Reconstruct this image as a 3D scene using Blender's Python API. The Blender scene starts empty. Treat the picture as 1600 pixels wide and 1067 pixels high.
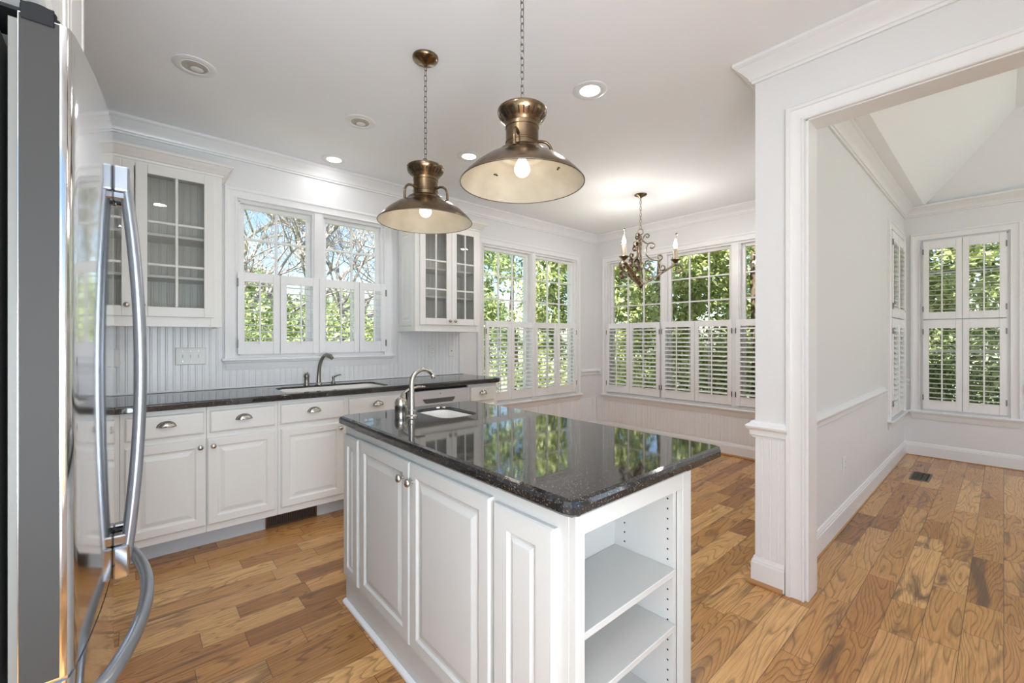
import bpy, bmesh, math, random
from math import pi, sin, cos, radians as R_
from mathutils import Vector, Matrix
import numpy as np
S = bpy.context.scene
COL = S.collection
random.seed(7)
# ------------------------------------------------------------------ camera, world, sun, exposure
CH = 1.285
cam = bpy.data.cameras.new('camera'); cam.sensor_width = 36; cam.lens = 674.6/1600*36
cam.shift_y = -3.9/1600; cam.clip_start = .02; cam.clip_end = 500
co = bpy.data.objects.new('camera', cam); COL.objects.link(co)
co.location = (0, 0, CH); co.rotation_euler = (pi/2, 0, -math.atan2(.6597985, .7514426))
S.camera = co
S.view_settings.view_transform = 'Standard'; S.view_settings.look = 'None'
S.view_settings.gamma = 1; S.view_settings.use_curve_mapping = False
S.view_settings.exposure = 0.17
W = bpy.data.worlds.new('world'); S.world = W; W.use_nodes = True
wn = W.node_tree.nodes; wl = W.node_tree.links
sky = wn.new('ShaderNodeTexSky'); sky.sky_type = 'NISHITA'; sky.sun_disc = False
sky.sun_elevation = R_(38); sky.sun_rotation = R_(250); sky.altitude = 200; sky.dust_density = 1.2
wn['Background'].inputs['Strength'].default_value = .26
wl.new(sky.outputs[0], wn['Background'].inputs[0])
sl = bpy.data.lights.new('sun', 'SUN'); sl.energy = 15.0; sl.angle = R_(.6); sl.color = (1, .95, .86)
so = bpy.data.objects.new('sun', sl); COL.objects.link(so)
so.rotation_euler = Vector((.62, .24, -.92)).to_track_quat('-Z', 'Y').to_euler()
try:
    S.cycles.max_bounces = 10; S.cycles.diffuse_bounces = 6; S.cycles.transparent_max_bounces = 16
    S.cycles.glossy_bounces = 5; S.cycles.caustics_reflective = False; S.cycles.caustics_refractive = False
    S.cycles.sample_clamp_indirect = 6; S.cycles.use_denoising = True
except Exception: pass
CAN_W = 3.6        # one recessed lamp
def fill_lamp(name, w, h, loc, direction, power):
    """added area lamp inside an unseen window, fills the rooms with light"""
    L = bpy.data.lights.new(name, 'AREA'); L.shape = 'RECTANGLE'; L.size = w; L.size_y = h; L.energy = power; L.color = (.77, .88, 1)
    o = bpy.data.objects.new(name, L); COL.objects.link(o); o.location = loc
    o.rotation_euler = Vector(direction).to_track_quat('-Z', 'Z').to_euler()
fill_lamp('fill_rear', 1.4, 1.2, (-.1, -1.10, 1.1), (-.66, 1, .52), 98)  # added fill lamp, lifts ceiling and cabinets, turned away from the pillar
fill_lamp('fill_left', .8, .6, (-.84, -.60, 1.0), (1, 1.6, .1), 14)  # added fill lamp for the left face of the island
fill_lamp('fill_side_room', 2.9, 1.7, (4.55, -3.1, 1.38), (0, 1, .3), 20)  # added fill lamp that brightens the side room
# ------------------------------------------------------------------ materials
def mat(name, col, rough=.5, metal=0, **kw):
    m = bpy.data.materials.new(name); m.use_nodes = True
    b = m.node_tree.nodes['Principled BSDF']
    b.inputs['Base Color'].default_value = (*col, 1); b.inputs['Roughness'].default_value = rough
    b.inputs['Metallic'].default_value = metal
    for k, v in kw.items():
        b.inputs[k.replace('_', ' ')].default_value = v
    return m
def bump(m, scale=40, dist=.001, strength=.3, stretch=None, detail=3):
    nt = m.node_tree; b = nt.nodes['Principled BSDF']
    tc = nt.nodes.new('ShaderNodeTexCoord'); n = nt.nodes.new('ShaderNodeTexNoise')
    n.inputs['Scale'].default_value = scale; n.inputs['Detail'].default_value = detail
    src = tc.outputs['Object']
    if stretch:
        mp = nt.nodes.new('ShaderNodeMapping'); mp.inputs['Scale'].default_value = stretch
        nt.links.new(src, mp.inputs[0]); src = mp.outputs[0]
    nt.links.new(src, n.inputs['Vector'])
    bp = nt.nodes.new('ShaderNodeBump'); bp.inputs['Strength'].default_value = strength; bp.inputs['Distance'].default_value = dist
    nt.links.new(n.outputs['Fac'], bp.inputs['Height']); nt.links.new(bp.outputs[0], b.inputs['Normal'])
    return m
def tint(m, c1, c2, scale=6, stretch=None, detail=4):
    nt = m.node_tree; b = nt.nodes['Principled BSDF']
    tc = nt.nodes.new('ShaderNodeTexCoord'); n = nt.nodes.new('ShaderNodeTexNoise')
    n.inputs['Scale'].default_value = scale; n.inputs['Detail'].default_value = detail
    src = tc.outputs['Object']
    if stretch:
        mp = nt.nodes.new('ShaderNodeMapping'); mp.inputs['Scale'].default_value = stretch
        nt.links.new(src, mp.inputs[0]); src = mp.outputs[0]
    nt.links.new(src, n.inputs['Vector'])
    r = nt.nodes.new('ShaderNodeValToRGB'); r.color_ramp.elements[0].position = .35; r.color_ramp.elements[1].position = .65
    r.color_ramp.elements[0].color = (*c1, 1); r.color_ramp.elements[1].color = (*c2, 1)
    nt.links.new(n.outputs['Fac'], r.inputs[0]); nt.links.new(r.outputs[0], b.inputs['Base Color'])
    return m
WALL = bump(mat('wall_paint', (.75, .75, .76), .45), 90, .0006, .25)
CEIL = bump(mat('ceiling_paint', (.88, .895, .92), .8), 60, .0005, .2)
TRIM = bump(mat('trim_gloss_paint', (.80, .80, .81), .28), 40, .0002, .06)
CAB = bump(mat('cabinet_paint', (.78, .77, .74), .32), 35, .0004, .15, (1, 1, .3))
ISL = bump(mat('island_paint', (.60, .595, .57), .34), 35, .0004, .15, (1, 1, .3))
SHUT = bump(mat('shutter_paint', (.84, .84, .85), .3), 30, .0003, .15)
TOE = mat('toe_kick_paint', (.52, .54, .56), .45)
DARK = mat('dark_gap', (.012, .012, .012), .7)
NICK = bump(mat('brushed_nickel', (.52, .49, .45), .26, 1), 300, .0002, .2, (1, 1, .05))
PEWT = mat('dark_pewter', (.20, .185, .165), .38, 1)
CHROME = mat('chrome', (.46, .46, .47), .10, 1)
BRASS = tint(mat('antique_brass', (.36, .27, .18), .24, 1), (.13, .09, .055), (.27, .19, .115), 14)
IRON = tint(mat('aged_bronze_leaf', (.45, .38, .30), .36, 1), (.15, .105, .07), (.42, .35, .27), 30)
CANDLE = tint(mat('candle_sleeve', (.5, .42, .32), .45, .3), (.38, .30, .21), (.62, .54, .43), 20, (1, 1, .15))
ENAM = tint(mat('cream_enamel', (.54, .48, .385), .3), (.48, .43, .34), (.58, .525, .43), 9)
STEEL = bump(mat('stainless_steel', (.74, .74, .755), .085, 1), 250, .0002, .12, (1, 1, .02))
STEELD = bump(mat('door_edge_steel', (.030, .027, .024), .55, 0, Specular_IOR_Level=.25), 200, .0002, .2, (1, 1, .02))
HSTEEL = bump(mat('handle_steel', (.36, .38, .42), .30, .9), 250, .0002, .2, (1, 1, .03))
GASK = mat('light_gasket', (.12, .115, .10), .5)
BLACKP = mat('black_plastic', (.008, .008, .008), .6, 0, Specular_IOR_Level=.2)
FRBODY = mat('fridge_body_grey', (.09, .085, .08), .5)
PORC = mat('white_sink_composite', (.80, .79, .76), .22)
PLAST = mat('white_plastic', (.78, .78, .76), .35)
DWST = bump(mat('dishwasher_silver', (.70, .71, .74), .35, .35), 200, .0002, .2, (.05, 1, 1))
OAK = mat('oak_shoe', (.42, .21, .08), .35)
BARK = tint(mat('pale_bark', (.42, .38, .34), .9), (.20, .18, .17), (.46, .44, .42), 5, (4, 4, 1))
BARKD = tint(mat('brown_bark', (.16, .11, .08), .9), (.10, .07, .05), (.2, .15, .11), 6)
HOUSE = mat('blue_siding', (.16, .24, .38), .7)
def emis(name, col, s):
    m = bpy.data.materials.new(name); m.use_nodes = True; nt = m.node_tree
    nt.nodes.clear(); e = nt.nodes.new('ShaderNodeEmission'); o = nt.nodes.new('ShaderNodeOutputMaterial')
    e.inputs[0].default_value = (*col, 1); e.inputs[1].default_value = s; nt.links.new(e.outputs[0], o.inputs[0]); return m
LENS = emis('lamp_lens', (1, .96, .88), 4.0)
BULB = emis('bulb_glow', (1, .94, .84), 3.0)
FLAME = emis('candle_bulb_glow', (1, .92, .80), 9.0)
def glassy(name, tintc, fac, rough=.0):
    m = bpy.data.materials.new(name); m.use_nodes = True; nt = m.node_tree; nt.nodes.clear()
    t = nt.nodes.new('ShaderNodeBsdfTransparent'); g = nt.nodes.new('ShaderNodeBsdfGlossy'); mx = nt.nodes.new('ShaderNodeMixShader')
    lf = nt.nodes.new('ShaderNodeLayerWeight'); lf.inputs[0].default_value = .5; o = nt.nodes.new('ShaderNodeOutputMaterial')
    lw = nt.nodes.new('ShaderNodeMath'); lw.operation = 'POWER'; nt.links.new(lf.outputs['Facing'], lw.inputs[0]); lw.inputs[1].default_value = 5
    mu = nt.nodes.new('ShaderNodeMath'); mu.operation = 'MULTIPLY_ADD'; mu.inputs[1].default_value = .6; mu.inputs[2].default_value = fac
    t.inputs[0].default_value = (*tintc, 1); g.inputs['Roughness'].default_value = rough
    nt.links.new(lw.outputs[0], mu.inputs[0]); nt.links.new(mu.outputs[0], mx.inputs[0])
    nt.links.new(t.outputs[0], mx.inputs[1]); nt.links.new(g.outputs[0], mx.inputs[2]); nt.links.new(mx.outputs[0], o.inputs[0])
    return m
GLASS = glassy('window_glass', (.985, .99, .99), .012)
CGLASS = glassy('cabinet_glass', (.90, .90, .89), .02)
def granite():
    m = mat('black_granite', (.012, .012, .013), .045, 0, IOR=1.72)
    nt = m.node_tree; b = nt.nodes['Principled BSDF']; N = nt.nodes.new; L = nt.links.new
    tc = N('ShaderNodeTexCoord')
    v = N('ShaderNodeTexVoronoi'); v.inputs['Scale'].default_value = 460; L(tc.outputs['Object'], v.inputs['Vector'])
    wn_ = N('ShaderNodeSeparateColor'); L(v.outputs['Color'], wn_.inputs[0])
    r = N('ShaderNodeValToRGB'); e = r.color_ramp.elements
    e[0].position = .90; e[0].color = (0, 0, 0, 1); e[1].position = 1.0; e[1].color = (1, 1, 1, 1); L(wn_.outputs[0], r.inputs[0])
    r2 = N('ShaderNodeValToRGB'); e = r2.color_ramp.elements
    e[0].position = .0; e[0].color = (.16, .10, .05, 1); e[1].position = 1; e[1].color = (.30, .27, .22, 1); L(wn_.outputs[1], r2.inputs[0])
    n = N('ShaderNodeTexNoise'); n.inputs['Scale'].default_value = 120; n.inputs['Detail'].default_value = 5; L(tc.outputs['Object'], n.inputs['Vector'])
    r3 = N('ShaderNodeValToRGB'); e = r3.color_ramp.elements
    e[0].position = .4; e[0].color = (.010, .010, .012, 1); e[1].position = .75; e[1].color = (.022, .021, .021, 1); L(n.outputs['Fac'], r3.inputs[0])
    mx = N('ShaderNodeMix'); mx.data_type = 'RGBA'; L(r.outputs[0], mx.inputs[0]); L(r3.outputs[0], mx.inputs[6]); L(r2.outputs[0], mx.inputs[7])
    L(mx.outputs[2], b.inputs['Base Color'])
    return m
GRAN = granite()
def wood_floor():
    m = mat('oak_plank_floor', (.5, .3, .15), .3)
    nt = m.node_tree; b = nt.nodes['Principled BSDF']; N = nt.nodes.new; L = nt.links.new
    def ma(op, a, bb=None, c=None):
        n = N('ShaderNodeMath'); n.operation = op
        for i, q in enumerate((a, bb, c)):
            if q is None: continue
            if isinstance(q, (int, float)): n.inputs[i].default_value = q
            else: L(q, n.inputs[i])
        return n.outputs[0]
    tc = N('ShaderNodeTexCoord'); sp = N('ShaderNodeSeparateXYZ'); L(tc.outputs['Object'], sp.inputs[0])
    PW = .122; PL = 1.05
    vy = ma('DIVIDE', sp.outputs[1], PW); row = ma('FLOOR', vy); fy = ma('FRACT', vy)
    w1 = N('ShaderNodeTexWhiteNoise'); w1.noise_dimensions = '1D'; L(row, w1.inputs['W'])
    vx = ma('ADD', ma('DIVIDE', sp.outputs[0], PL), ma('MULTIPLY', w1.outputs[0], 17.3)); seg = ma('FLOOR', vx); fx = ma('FRACT', vx)
    cb = N('ShaderNodeCombineXYZ'); L(row, cb.inputs[0]); L(seg, cb.inputs[1])
    w2 = N('ShaderNodeTexWhiteNoise'); w2.noise_dimensions = '3D'; L(cb.outputs[0], w2.inputs['Vector'])
    # a second cut inside about half of the boards gives mixed lengths
    cut = ma('GREATER_THAN', fx, ma('MULTIPLY_ADD', w2.outputs[0], .5, .30))
    cb2 = N('ShaderNodeCombineXYZ'); L(row, cb2.inputs[0]); L(seg, cb2.inputs[1]); L(cut, cb2.inputs[2])
    w3 = N('ShaderNodeTexWhiteNoise'); w3.noise_dimensions = '3D'; L(cb2.outputs[0], w3.inputs['Vector'])
    sc = N('ShaderNodeSeparateColor'); L(w3.outputs['Color'], sc.inputs[0])
    # grain space, each board its own offset
    off = N('ShaderNodeVectorMath'); off.operation = 'MULTIPLY_ADD'; L(w3.outputs['Color'], off.inputs[0]); off.inputs[1].default_value = (31, 17, 23); L(tc.outputs['Object'], off.inputs[2])
    mp = N('ShaderNodeMapping'); mp.inputs['Scale'].default_value = (.95, 7.2, 1); L(off.outputs[0], mp.inputs[0])
    n1 = N('ShaderNodeTexNoise'); n1.inputs['Scale'].default_value = 1.0; n1.inputs['Detail'].default_value = 1.6; n1.inputs['Roughness'].default_value = .42; n1.inputs['Distortion'].default_value = .35; L(mp.outputs[0], n1.inputs['Vector'])
    rings = ma('FRACT', ma('MULTIPLY', n1.outputs['Fac'], 24.0))
    rr = N('ShaderNodeValToRGB'); e = rr.color_ramp.elements; e[0].position = 0; e[0].color = (1, 1, 1, 1); e[1].position = 1; e[1].color = (1, 1, 1, 1)
    for p_, c_ in ((.34, .98), (.62, .86), (.78, .42), (.85, .60), (.93, 1)):
        q = rr.color_ramp.elements.new(p_); q.color = (c_, c_, c_, 1)
    L(rings, rr.inputs[0])
    # fine pores
    mp2 = N('ShaderNodeMapping'); mp2.inputs['Scale'].default_value = (9, 190, 1); L(off.outputs[0], mp2.inputs[0])
    n2 = N('ShaderNodeTexNoise'); n2.inputs['Scale'].default_value = 1; n2.inputs['Detail'].default_value = 3; L(mp2.outputs[0], n2.inputs['Vector'])
    r2 = N('ShaderNodeValToRGB'); e = r2.color_ramp.elements; e[0].position = .34; e[0].color = (.55, .52, .5, 1); e[1].position = .56; e[1].color = (1, 1, 1, 1); L(n2.outputs['Fac'], r2.inputs[0])
    # dark mineral streaks
    mp3 = N('ShaderNodeMapping'); mp3.inputs['Scale'].default_value = (1.1, 9, 1); L(off.outputs[0], mp3.inputs[0])
    n3 = N('ShaderNodeTexNoise'); n3.inputs['Scale'].default_value = 1.3; n3.inputs['Detail'].default_value = 5; n3.inputs['Distortion'].default_value = 1.2; L(mp3.outputs[0], n3.inputs['Vector'])
    r3 = N('ShaderNodeValToRGB'); e = r3.color_ramp.elements; e[0].position = .53; e[0].color = (0, 0, 0, 1); e[1].position = .70; e[1].color = (1, 1, 1, 1); L(n3.outputs['Fac'], r3.inputs[0])
    streak = ma('MULTIPLY', r3.outputs[0], ma('MULTIPLY', ma('GREATER_THAN', sc.outputs[2], .35), .85))
    base = N('ShaderNodeValToRGB'); L(sc.outputs[0], base.inputs[0]); e = base.color_ramp.elements
    e[0].position = 0; e[0].color = (.33, .140, .042, 1); e[1].position = 1; e[1].color = (.76, .43, .165, 1)
    for p_, c_ in ((.2, (.54, .265, .085)), (.45, (.66, .35, .125)), (.65, (.45, .20, .065)), (.82, (.70, .39, .15))):
        q = base.color_ramp.elements.new(p_); q.color = (*c_, 1)
    def mul(a, bb, f=1.0):
        x = N('ShaderNodeMix'); x.data_type = 'RGBA'; x.blend_type = 'MULTIPLY'; x.inputs[0].default_value = f; L(a, x.inputs[6]); L(bb, x.inputs[7]); return x.outputs[2]
    c = mul(mul(base.outputs[0], rr.outputs[0], .8), r2.outputs[0], .5)
    x = N('ShaderNodeMix'); x.data_type = 'RGBA'; L(streak, x.inputs[0]); L(c, x.inputs[6]); x.inputs[7].default_value = (.115, .060, .032, 1)
    # seams
    sy = ma('LESS_THAN', ma('MINIMUM', fy, ma('SUBTRACT', 1, fy)), .010)
    sx = ma('LESS_THAN', ma('MINIMUM', fx, ma('SUBTRACT', 1, fx)), .0012)
    sx2 = ma('LESS_THAN', ma('ABSOLUTE', ma('SUBTRACT', fx, ma('MULTIPLY_ADD', w2.outputs[0], .5, .30))), .0012)
    seam = ma('MAXIMUM', ma('MAXIMUM', sy, sx), sx2)
    y = N('ShaderNodeMix'); y.data_type = 'RGBA'; L(ma('MULTIPLY', seam, .75), y.inputs[0]); L(x.outputs[2], y.inputs[6]); y.inputs[7].default_value = (.07, .035, .018, 1)
    L(y.outputs[2], b.inputs['Base Color'])
    b.inputs['Roughness'].default_value = .26
    bp = N('ShaderNodeBump'); bp.inputs['Strength'].default_value = .25; bp.inputs['Distance'].default_value = .001
    L(ma('SUBTRACT', r2.outputs[0], ma('MULTIPLY', seam, 2.0)), bp.inputs['Height']); L(bp.outputs[0], b.inputs['Normal'])
    return m
FLOOR = wood_floor()
def leafmat(name, c1, c2, scale=2.2, tr=.35):
    m = mat(name, c1, .45); nt = m.node_tree; b = nt.nodes['Principled BSDF']; N = nt.nodes.new; L = nt.links.new
    g = N('ShaderNodeNewGeometry'); r = N('ShaderNodeValToRGB'); L(g.outputs['Random Per Island'], r.inputs[0])
    e = r.color_ramp.elements; e[0].color = (*c1, 1); e[1].color = (*c2, 1)
    L(r.outputs[0], b.inputs['Base Color'])
    t = N('ShaderNodeBsdfTranslucent'); L(r.outputs[0], t.inputs[0]); mx = N('ShaderNodeMixShader'); mx.inputs[0].default_value = tr
    o = nt.nodes['Material Output']; L(b.outputs[0], mx.inputs[1]); L(t.outputs[0], mx.inputs[2]); L(mx.outputs[0], o.inputs[0])
    return m
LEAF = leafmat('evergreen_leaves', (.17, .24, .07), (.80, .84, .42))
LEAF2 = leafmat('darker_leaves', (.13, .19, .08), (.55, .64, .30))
GRASS = tint(mat('lawn', (.2, .3, .08), .9), (.22, .26, .13), (.40, .41, .28), 3.5)
# ------------------------------------------------------------------ mesh helpers
I3 = lambda p: Vector(p)
def frame(o, u, v, w):
    o, u, v, w = map(Vector, (o, u, v, w))
    return lambda p: o + u*p[0] + v*p[1] + w*p[2]
class MB:
    def __init__(s, T=I3): s.v = []; s.f = []; s.T = T
    def add(s, vs, fs):
        n = len(s.v); s.v += [tuple(s.T(p)) for p in vs]; s.f += [tuple(i+n for i in f) for f in fs]; return s
    def box(s, a, b):
        x0, y0, z0 = a; x1, y1, z1 = b
        return s.add([(x0, y0, z0), (x1, y0, z0), (x1, y1, z0), (x0, y1, z0), (x0, y0, z1), (x1, y0, z1), (x1, y1, z1), (x0, y1, z1)],
                     [(0, 3, 2, 1), (4, 5, 6, 7), (0, 1, 5, 4), (1, 2, 6, 5), (2, 3, 7, 6), (3, 0, 4, 7)])
    def ringpanel(s, a, b, rings, back=0.0):
        """rect a..b in uv; rings: (inset, w) from outside in; closed to a back face at w=back"""
        vs = []; fs = []
        allr = [(0, back)] + list(rings)
        for ins, w in allr:
            vs += [(a[0]+ins, a[1]+ins, w), (b[0]-ins, a[1]+ins, w), (b[0]-ins, b[1]-ins, w), (a[0]+ins, b[1]-ins, w)]
        for k in range(len(allr)-1):
            for i in range(4):
                j = (i+1) % 4; fs.append((4*k+i, 4*k+j, 4*k+4+j, 4*k+4+i))
        n = len(allr)*4; fs.append((n-4, n-3, n-2, n-1)); fs.append((3, 2, 1, 0))
        return s.add(vs, fs)
    def prism(s, poly, z0, z1):
        n = len(poly)
        return s.add([(x, y, z0) for x, y in poly]+[(x, y, z1) for x, y in poly],
                     [tuple(range(n))[::-1], tuple(range(n, 2*n))]+[(i, (i+1) % n, n+(i+1) % n, n+i) for i in range(n)])
    def lathe(s, prof, c=(0, 0, 0), n=32, ax='z', close=False, caps=True):
        vs = []; fs = []
        for r, z in prof:
            for i in range(n):
                a = 2*pi*i/n; p = (r*cos(a), r*sin(a), z)
                if ax == 'x': p = (p[2], p[0], p[1])
                if ax == 'y': p = (p[0], p[2], p[1])
                vs.append((p[0]+c[0], p[1]+c[1], p[2]+c[2]))
        m = len(prof)
        for k in range(m-1):
            for i in range(n): fs.append((k*n+i, k*n+(i+1) % n, (k+1)*n+(i+1) % n, (k+1)*n+i))
        if close:
            for i in range(n): fs.append(((m-1)*n+i, (m-1)*n+(i+1) % n, (i+1) % n, i))
        elif caps:
            if prof[0][0] > 1e-5: fs.append(tuple(range(n))[::-1])
            if prof[-1][0] > 1e-5: fs.append(tuple(range((m-1)*n, m*n)))
        return s.add(vs, fs)
    def tube(s, pts, r, n=8, flat=None, closed=False):
        pts = [Vector(p) for p in pts]; rs = r if isinstance(r, (list, tuple)) else [r]*len(pts)
        m = len(pts); vs = []; fs = []; up = None
        for i, p in enumerate(pts):
            if closed: t = pts[(i+1) % m]-pts[i-1]
            else: t = pts[min(i+1, m-1)]-pts[max(i-1, 0)]
            t.normalize()
            if flat is not None: up = Vector(flat[2])
            elif up is None: up = Vector((0, 0, 1)) if abs(t.z) < .9 else Vector((1, 0, 0))
            a = up - t*up.dot(t)
            if a.length < 1e-6: a = t.orthogonal()
            a.normalize(); b = t.cross(a); up = a
            for k in range(n):
                q = 2*pi*k/n+(pi/n if flat is not None else 0)
                fa, fb = (flat[0], flat[1]) if flat is not None else (1, 1)
                vs.append(tuple(p+(a*cos(q)*fa+b*sin(q)*fb)*rs[i]))
        for i in range(m if closed else m-1):
            j = (i+1) % m
            for k in range(n): fs.append((i*n+k, i*n+(k+1) % n, j*n+(k+1) % n, j*n+k))
        if not closed: fs += [tuple(range(n))[::-1], tuple(range((m-1)*n, m*n))]
        return s.add(vs, fs)
    def sweep(s, prof, path, closed=False):
        """prof: (out, z); path: xy points; out = to the left of travel; mitred"""
        m = len(path); P = [Vector((p[0], p[1])) for p in path]; vs = []; fs = []; n = len(prof)
        for i in range(m):
            def nrm(a, b): d = (b-a).normalized(); return Vector((-d.y, d.x))
            if closed: n1 = nrm(P[i-1], P[i]); n2 = nrm(P[i], P[(i+1) % m])
            else:
                n1 = nrm(P[max(i-1, 0)], P[max(i, 1)]); n2 = nrm(P[min(i, m-2)], P[min(i+1, m-1)])
            k = (n1+n2); k = k/max(k.dot(n1), .2)
            for o, z in prof: vs.append((P[i].x+k.x*o, P[i].y+k.y*o, z))
        for i in range(m if closed else m-1):
            j = (i+1) % m
            for q in range(n): fs.append((i*n+q, i*n+(q+1) % n, j*n+(q+1) % n, j*n+q))
        if not closed: fs += [tuple(range(n))[::-1], tuple(range((m-1)*n, m*n))]
        return s.add(vs, fs)
    def ball(s, c, r, n=12):
        return s.lathe([(r*sin(pi*i/n)*1.0+ (1e-6 if i in (0, n) else 0), -r*cos(pi*i/n)) for i in range(n+1)], c, n*2 if n < 12 else 20)
    def build(s, name, m, parent=None, bevel=0, smooth=False, kind=None, seg=1, auto=None, recalc=True):
        me = bpy.data.meshes.new(name); o = bpy.data.objects.new(name, me); COL.objects.link(o)
        off = Vector((0, 0, 0)); q = parent
        while q is not None: off += q.location; q = q.parent
        me.from_pydata([tuple(Vector(p)-off) for p in s.v], [], s.f); me.materials.append(m)
        if recalc:
            bm = bmesh.new(); bm.from_mesh(me); bmesh.ops.recalc_face_normals(bm, faces=bm.faces); bm.to_mesh(me); bm.free()
        if smooth:
            me.polygons.foreach_set('use_smooth', [True]*len(me.polygons))
            me.set_sharp_from_angle(angle=R_(auto or 40))
        if bevel:
            b = o.modifiers.new('bevel', 'BEVEL'); b.width = bevel; b.segments = seg; b.limit_method = 'ANGLE'; b.angle_limit = R_(40)
        if parent is not None: o.parent = parent
        if kind: o['kind'] = kind
        return o
def thing(name, label, cat, loc=(0, 0, 0), group=None):
    o = bpy.data.objects.new(name, None); COL.objects.link(o); o.location = loc; o.empty_display_size = .05
    o['label'] = label; o['category'] = cat
    if group: o['group'] = group
    return o
def struct(name, mb, m, parent=None, **k):
    o = mb.build(name, m, parent, **k)
    if parent is None: o['kind'] = 'structure'
    return o
def semp(name, loc=(0, 0, 0)):
    o = bpy.data.objects.new(name, None); COL.objects.link(o); o.location = loc; o['kind'] = 'structure'; return o
# ------------------------------------------------------------------ key planes
YA = 3.825; XB = 4.955; XD = 2.477; XD2 = 2.62; YR = .738; YN = .868; XF = 6.52; C = 2.74
XL = -.95; YK = -1.3; YRR = -3.2; WT = .14
# ------------------------------------------------------------------ floor, walls
struct('floor', MB().box((XL-.2, YRR-.2, -.06), (XF+.2, YA+.15, 0)), FLOOR)
def wall(name, fr, L, H, holes, t=WT, m=WALL):
    """fr maps (u along, v up, w into wall thickness (negative = outward))"""
    mb = MB(fr)
    us = sorted({0, L, *[h[0] for h in holes], *[h[1] for h in holes]})
    for a, b in zip(us[:-1], us[1:]):
        hs = sorted([(h[2], h[3]) for h in holes if h[0] <= a+1e-6 and h[1] >= b-1e-6])
        z = 0
        for h0, h1 in hs:
            if h0 > z: mb.box((a, z, -t), (b, h0, 0))
            z = h1
        if z < H: mb.box((a, z, -t), (b, H, 0))
    return struct(name, mb, m)
FA = frame((0, YA, 0), (1, 0, 0), (0, 0, 1), (0, -1, 0))         # wall A : u = x
FB = frame((XB, 0, 0), (0, 1, 0), (0, 0, 1), (-1, 0, 0))         # wall B : u = y
FFr = frame((XF, 0, 0), (0, 1, 0), (0, 0, 1), (-1, 0, 0))        # far wall of the right room
FRl = frame((0, YR, 0), (1, 0, 0), (0, 0, 1), (0, -1, 0))        # left wall of the right room
HA1 = (.60, 1.75, 1.16, 2.335); HA2 = (2.93, 4.50, .56, 2.335)
HB = (1.05, 3.62, .54, 2.335)
HF = (-.03, .595, .515, 2.352); HR = (5.56, 6.36, .515, 2.352)
def shift(h, o): return (h[0]-o, h[1]-o, h[2], h[3])
wall('wall_back', frame((XL, YA, 0), (1, 0, 0), (0, 0, 1), (0, -1, 0)), XB-XL+WT, C, [shift(HA1, XL), shift(HA2, XL)])
wall('wall_nook', frame((XB, YN, 0), (0, 1, 0), (0, 0, 1), (-1, 0, 0)), YA-YN, C, [shift(HB, YN)])
wall('wall_far', frame((XF, YRR, 0), (0, 1, 0), (0, 0, 1), (-1, 0, 0)), YR-YRR+.0, C, [shift(HF, YRR)])
# dividing wall between nook and right room (open side faces both ways)
wall('wall_divider', frame((XD, YR, 0), (1, 0, 0), (0, 0, 1), (0, -1, 0)), XF-XD+WT, C, [shift(HR, XD)], t=YN-YR)
OPZ = 2.363; OPY = .640
dw = MB(); dw.box((XD, OPY, 0), (XD2, YR, C)); dw.box((XD, -1.0, OPZ), (XD2, OPY, C)); dw.box((XD, YRR, 0), (XD2, -1.0, C))
struct('wall_doorway', dw, WALL)
HL = (-1.05, -.15, .42, 2.34); FL = frame((XL, 0, 0), (0, 1, 0), (0, 0, 1), (1, 0, 0))
wall('wall_left', frame((XL, YK, 0), (0, 1, 0), (0, 0, 1), (1, 0, 0)), YA-YK+.14, C, [shift(HL, YK)])
HK = (-.70, 1.10, .36, 2.34); HRR = (3.05, 6.05, .42, 2.34)
FK = frame((0, YK, 0), (1, 0, 0), (0, 0, 1), (0, 1, 0)); FRR = frame((0, YRR, 0), (1, 0, 0), (0, 0, 1), (0, 1, 0))
wall('wall_rear', frame((XL, YK, 0), (1, 0, 0), (0, 0, 1), (0, 1, 0)), XD-XL, C, [shift(HK, XL)])
wall('wall_rear_room', frame((XD2, YRR, 0), (1, 0, 0), (0, 0, 1), (0, 1, 0)), XF+.14-XD2, C+.6, [shift(HRR, XD2)])
# ceilings : kitchen + nook flat slab ; right room tray
cl = MB(); cl.box((XL-.1, YK-.1, C), (XD+.001, YA+.14, C+.1)); cl.box((XD+.001, YN-.13, C), (XB+.14, YA+.14, C+.1))
struct('ceiling', cl, CEIL)
SO = .166; HT = 3.33; AA = .64
t = MB()
x0, x1, y0, y1 = XD2, XF, YRR, YR
# flat soffit strip on the dividing wall side and near/rear sides; the slopes start at the far wall
s0 = (x0+SO, y0+SO, x1, y1-SO)
t.add([(x0-.14, y1+.12, C), (x1+.14, y1+.12, C), (x1+.14, y1-SO, C), (x0-.14, y1-SO, C)], [(0, 1, 2, 3)])
t.add([(x0-.14, y0, C), (x1, y0, C), (x1, y0+SO, C), (x0-.14, y0+SO, C)], [(0, 1, 2, 3)])
t.add([(x0-.14, y0+SO, C), (x0+SO, y0+SO, C), (x0+SO, y1-SO, C), (x0-.14, y1-SO, C)], [(0, 1, 2, 3)])
b0 = [(s0[0], s0[1], C), (s0[2], s0[1], C), (s0[2], s0[3], C), (s0[0], s0[3], C)]
b1 = [(s0[0]+AA, s0[1]+AA, HT), (s0[2]-AA, s0[1]+AA, HT), (s0[2]-AA, s0[3]-AA, HT), (s0[0]+AA, s0[3]-AA, HT)]
t.add(b0+b1, [(0, 1, 5, 4), (1, 2, 6, 5), (2, 3, 7, 6), (3, 0, 4, 7), (4, 5, 6, 7)])
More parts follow.
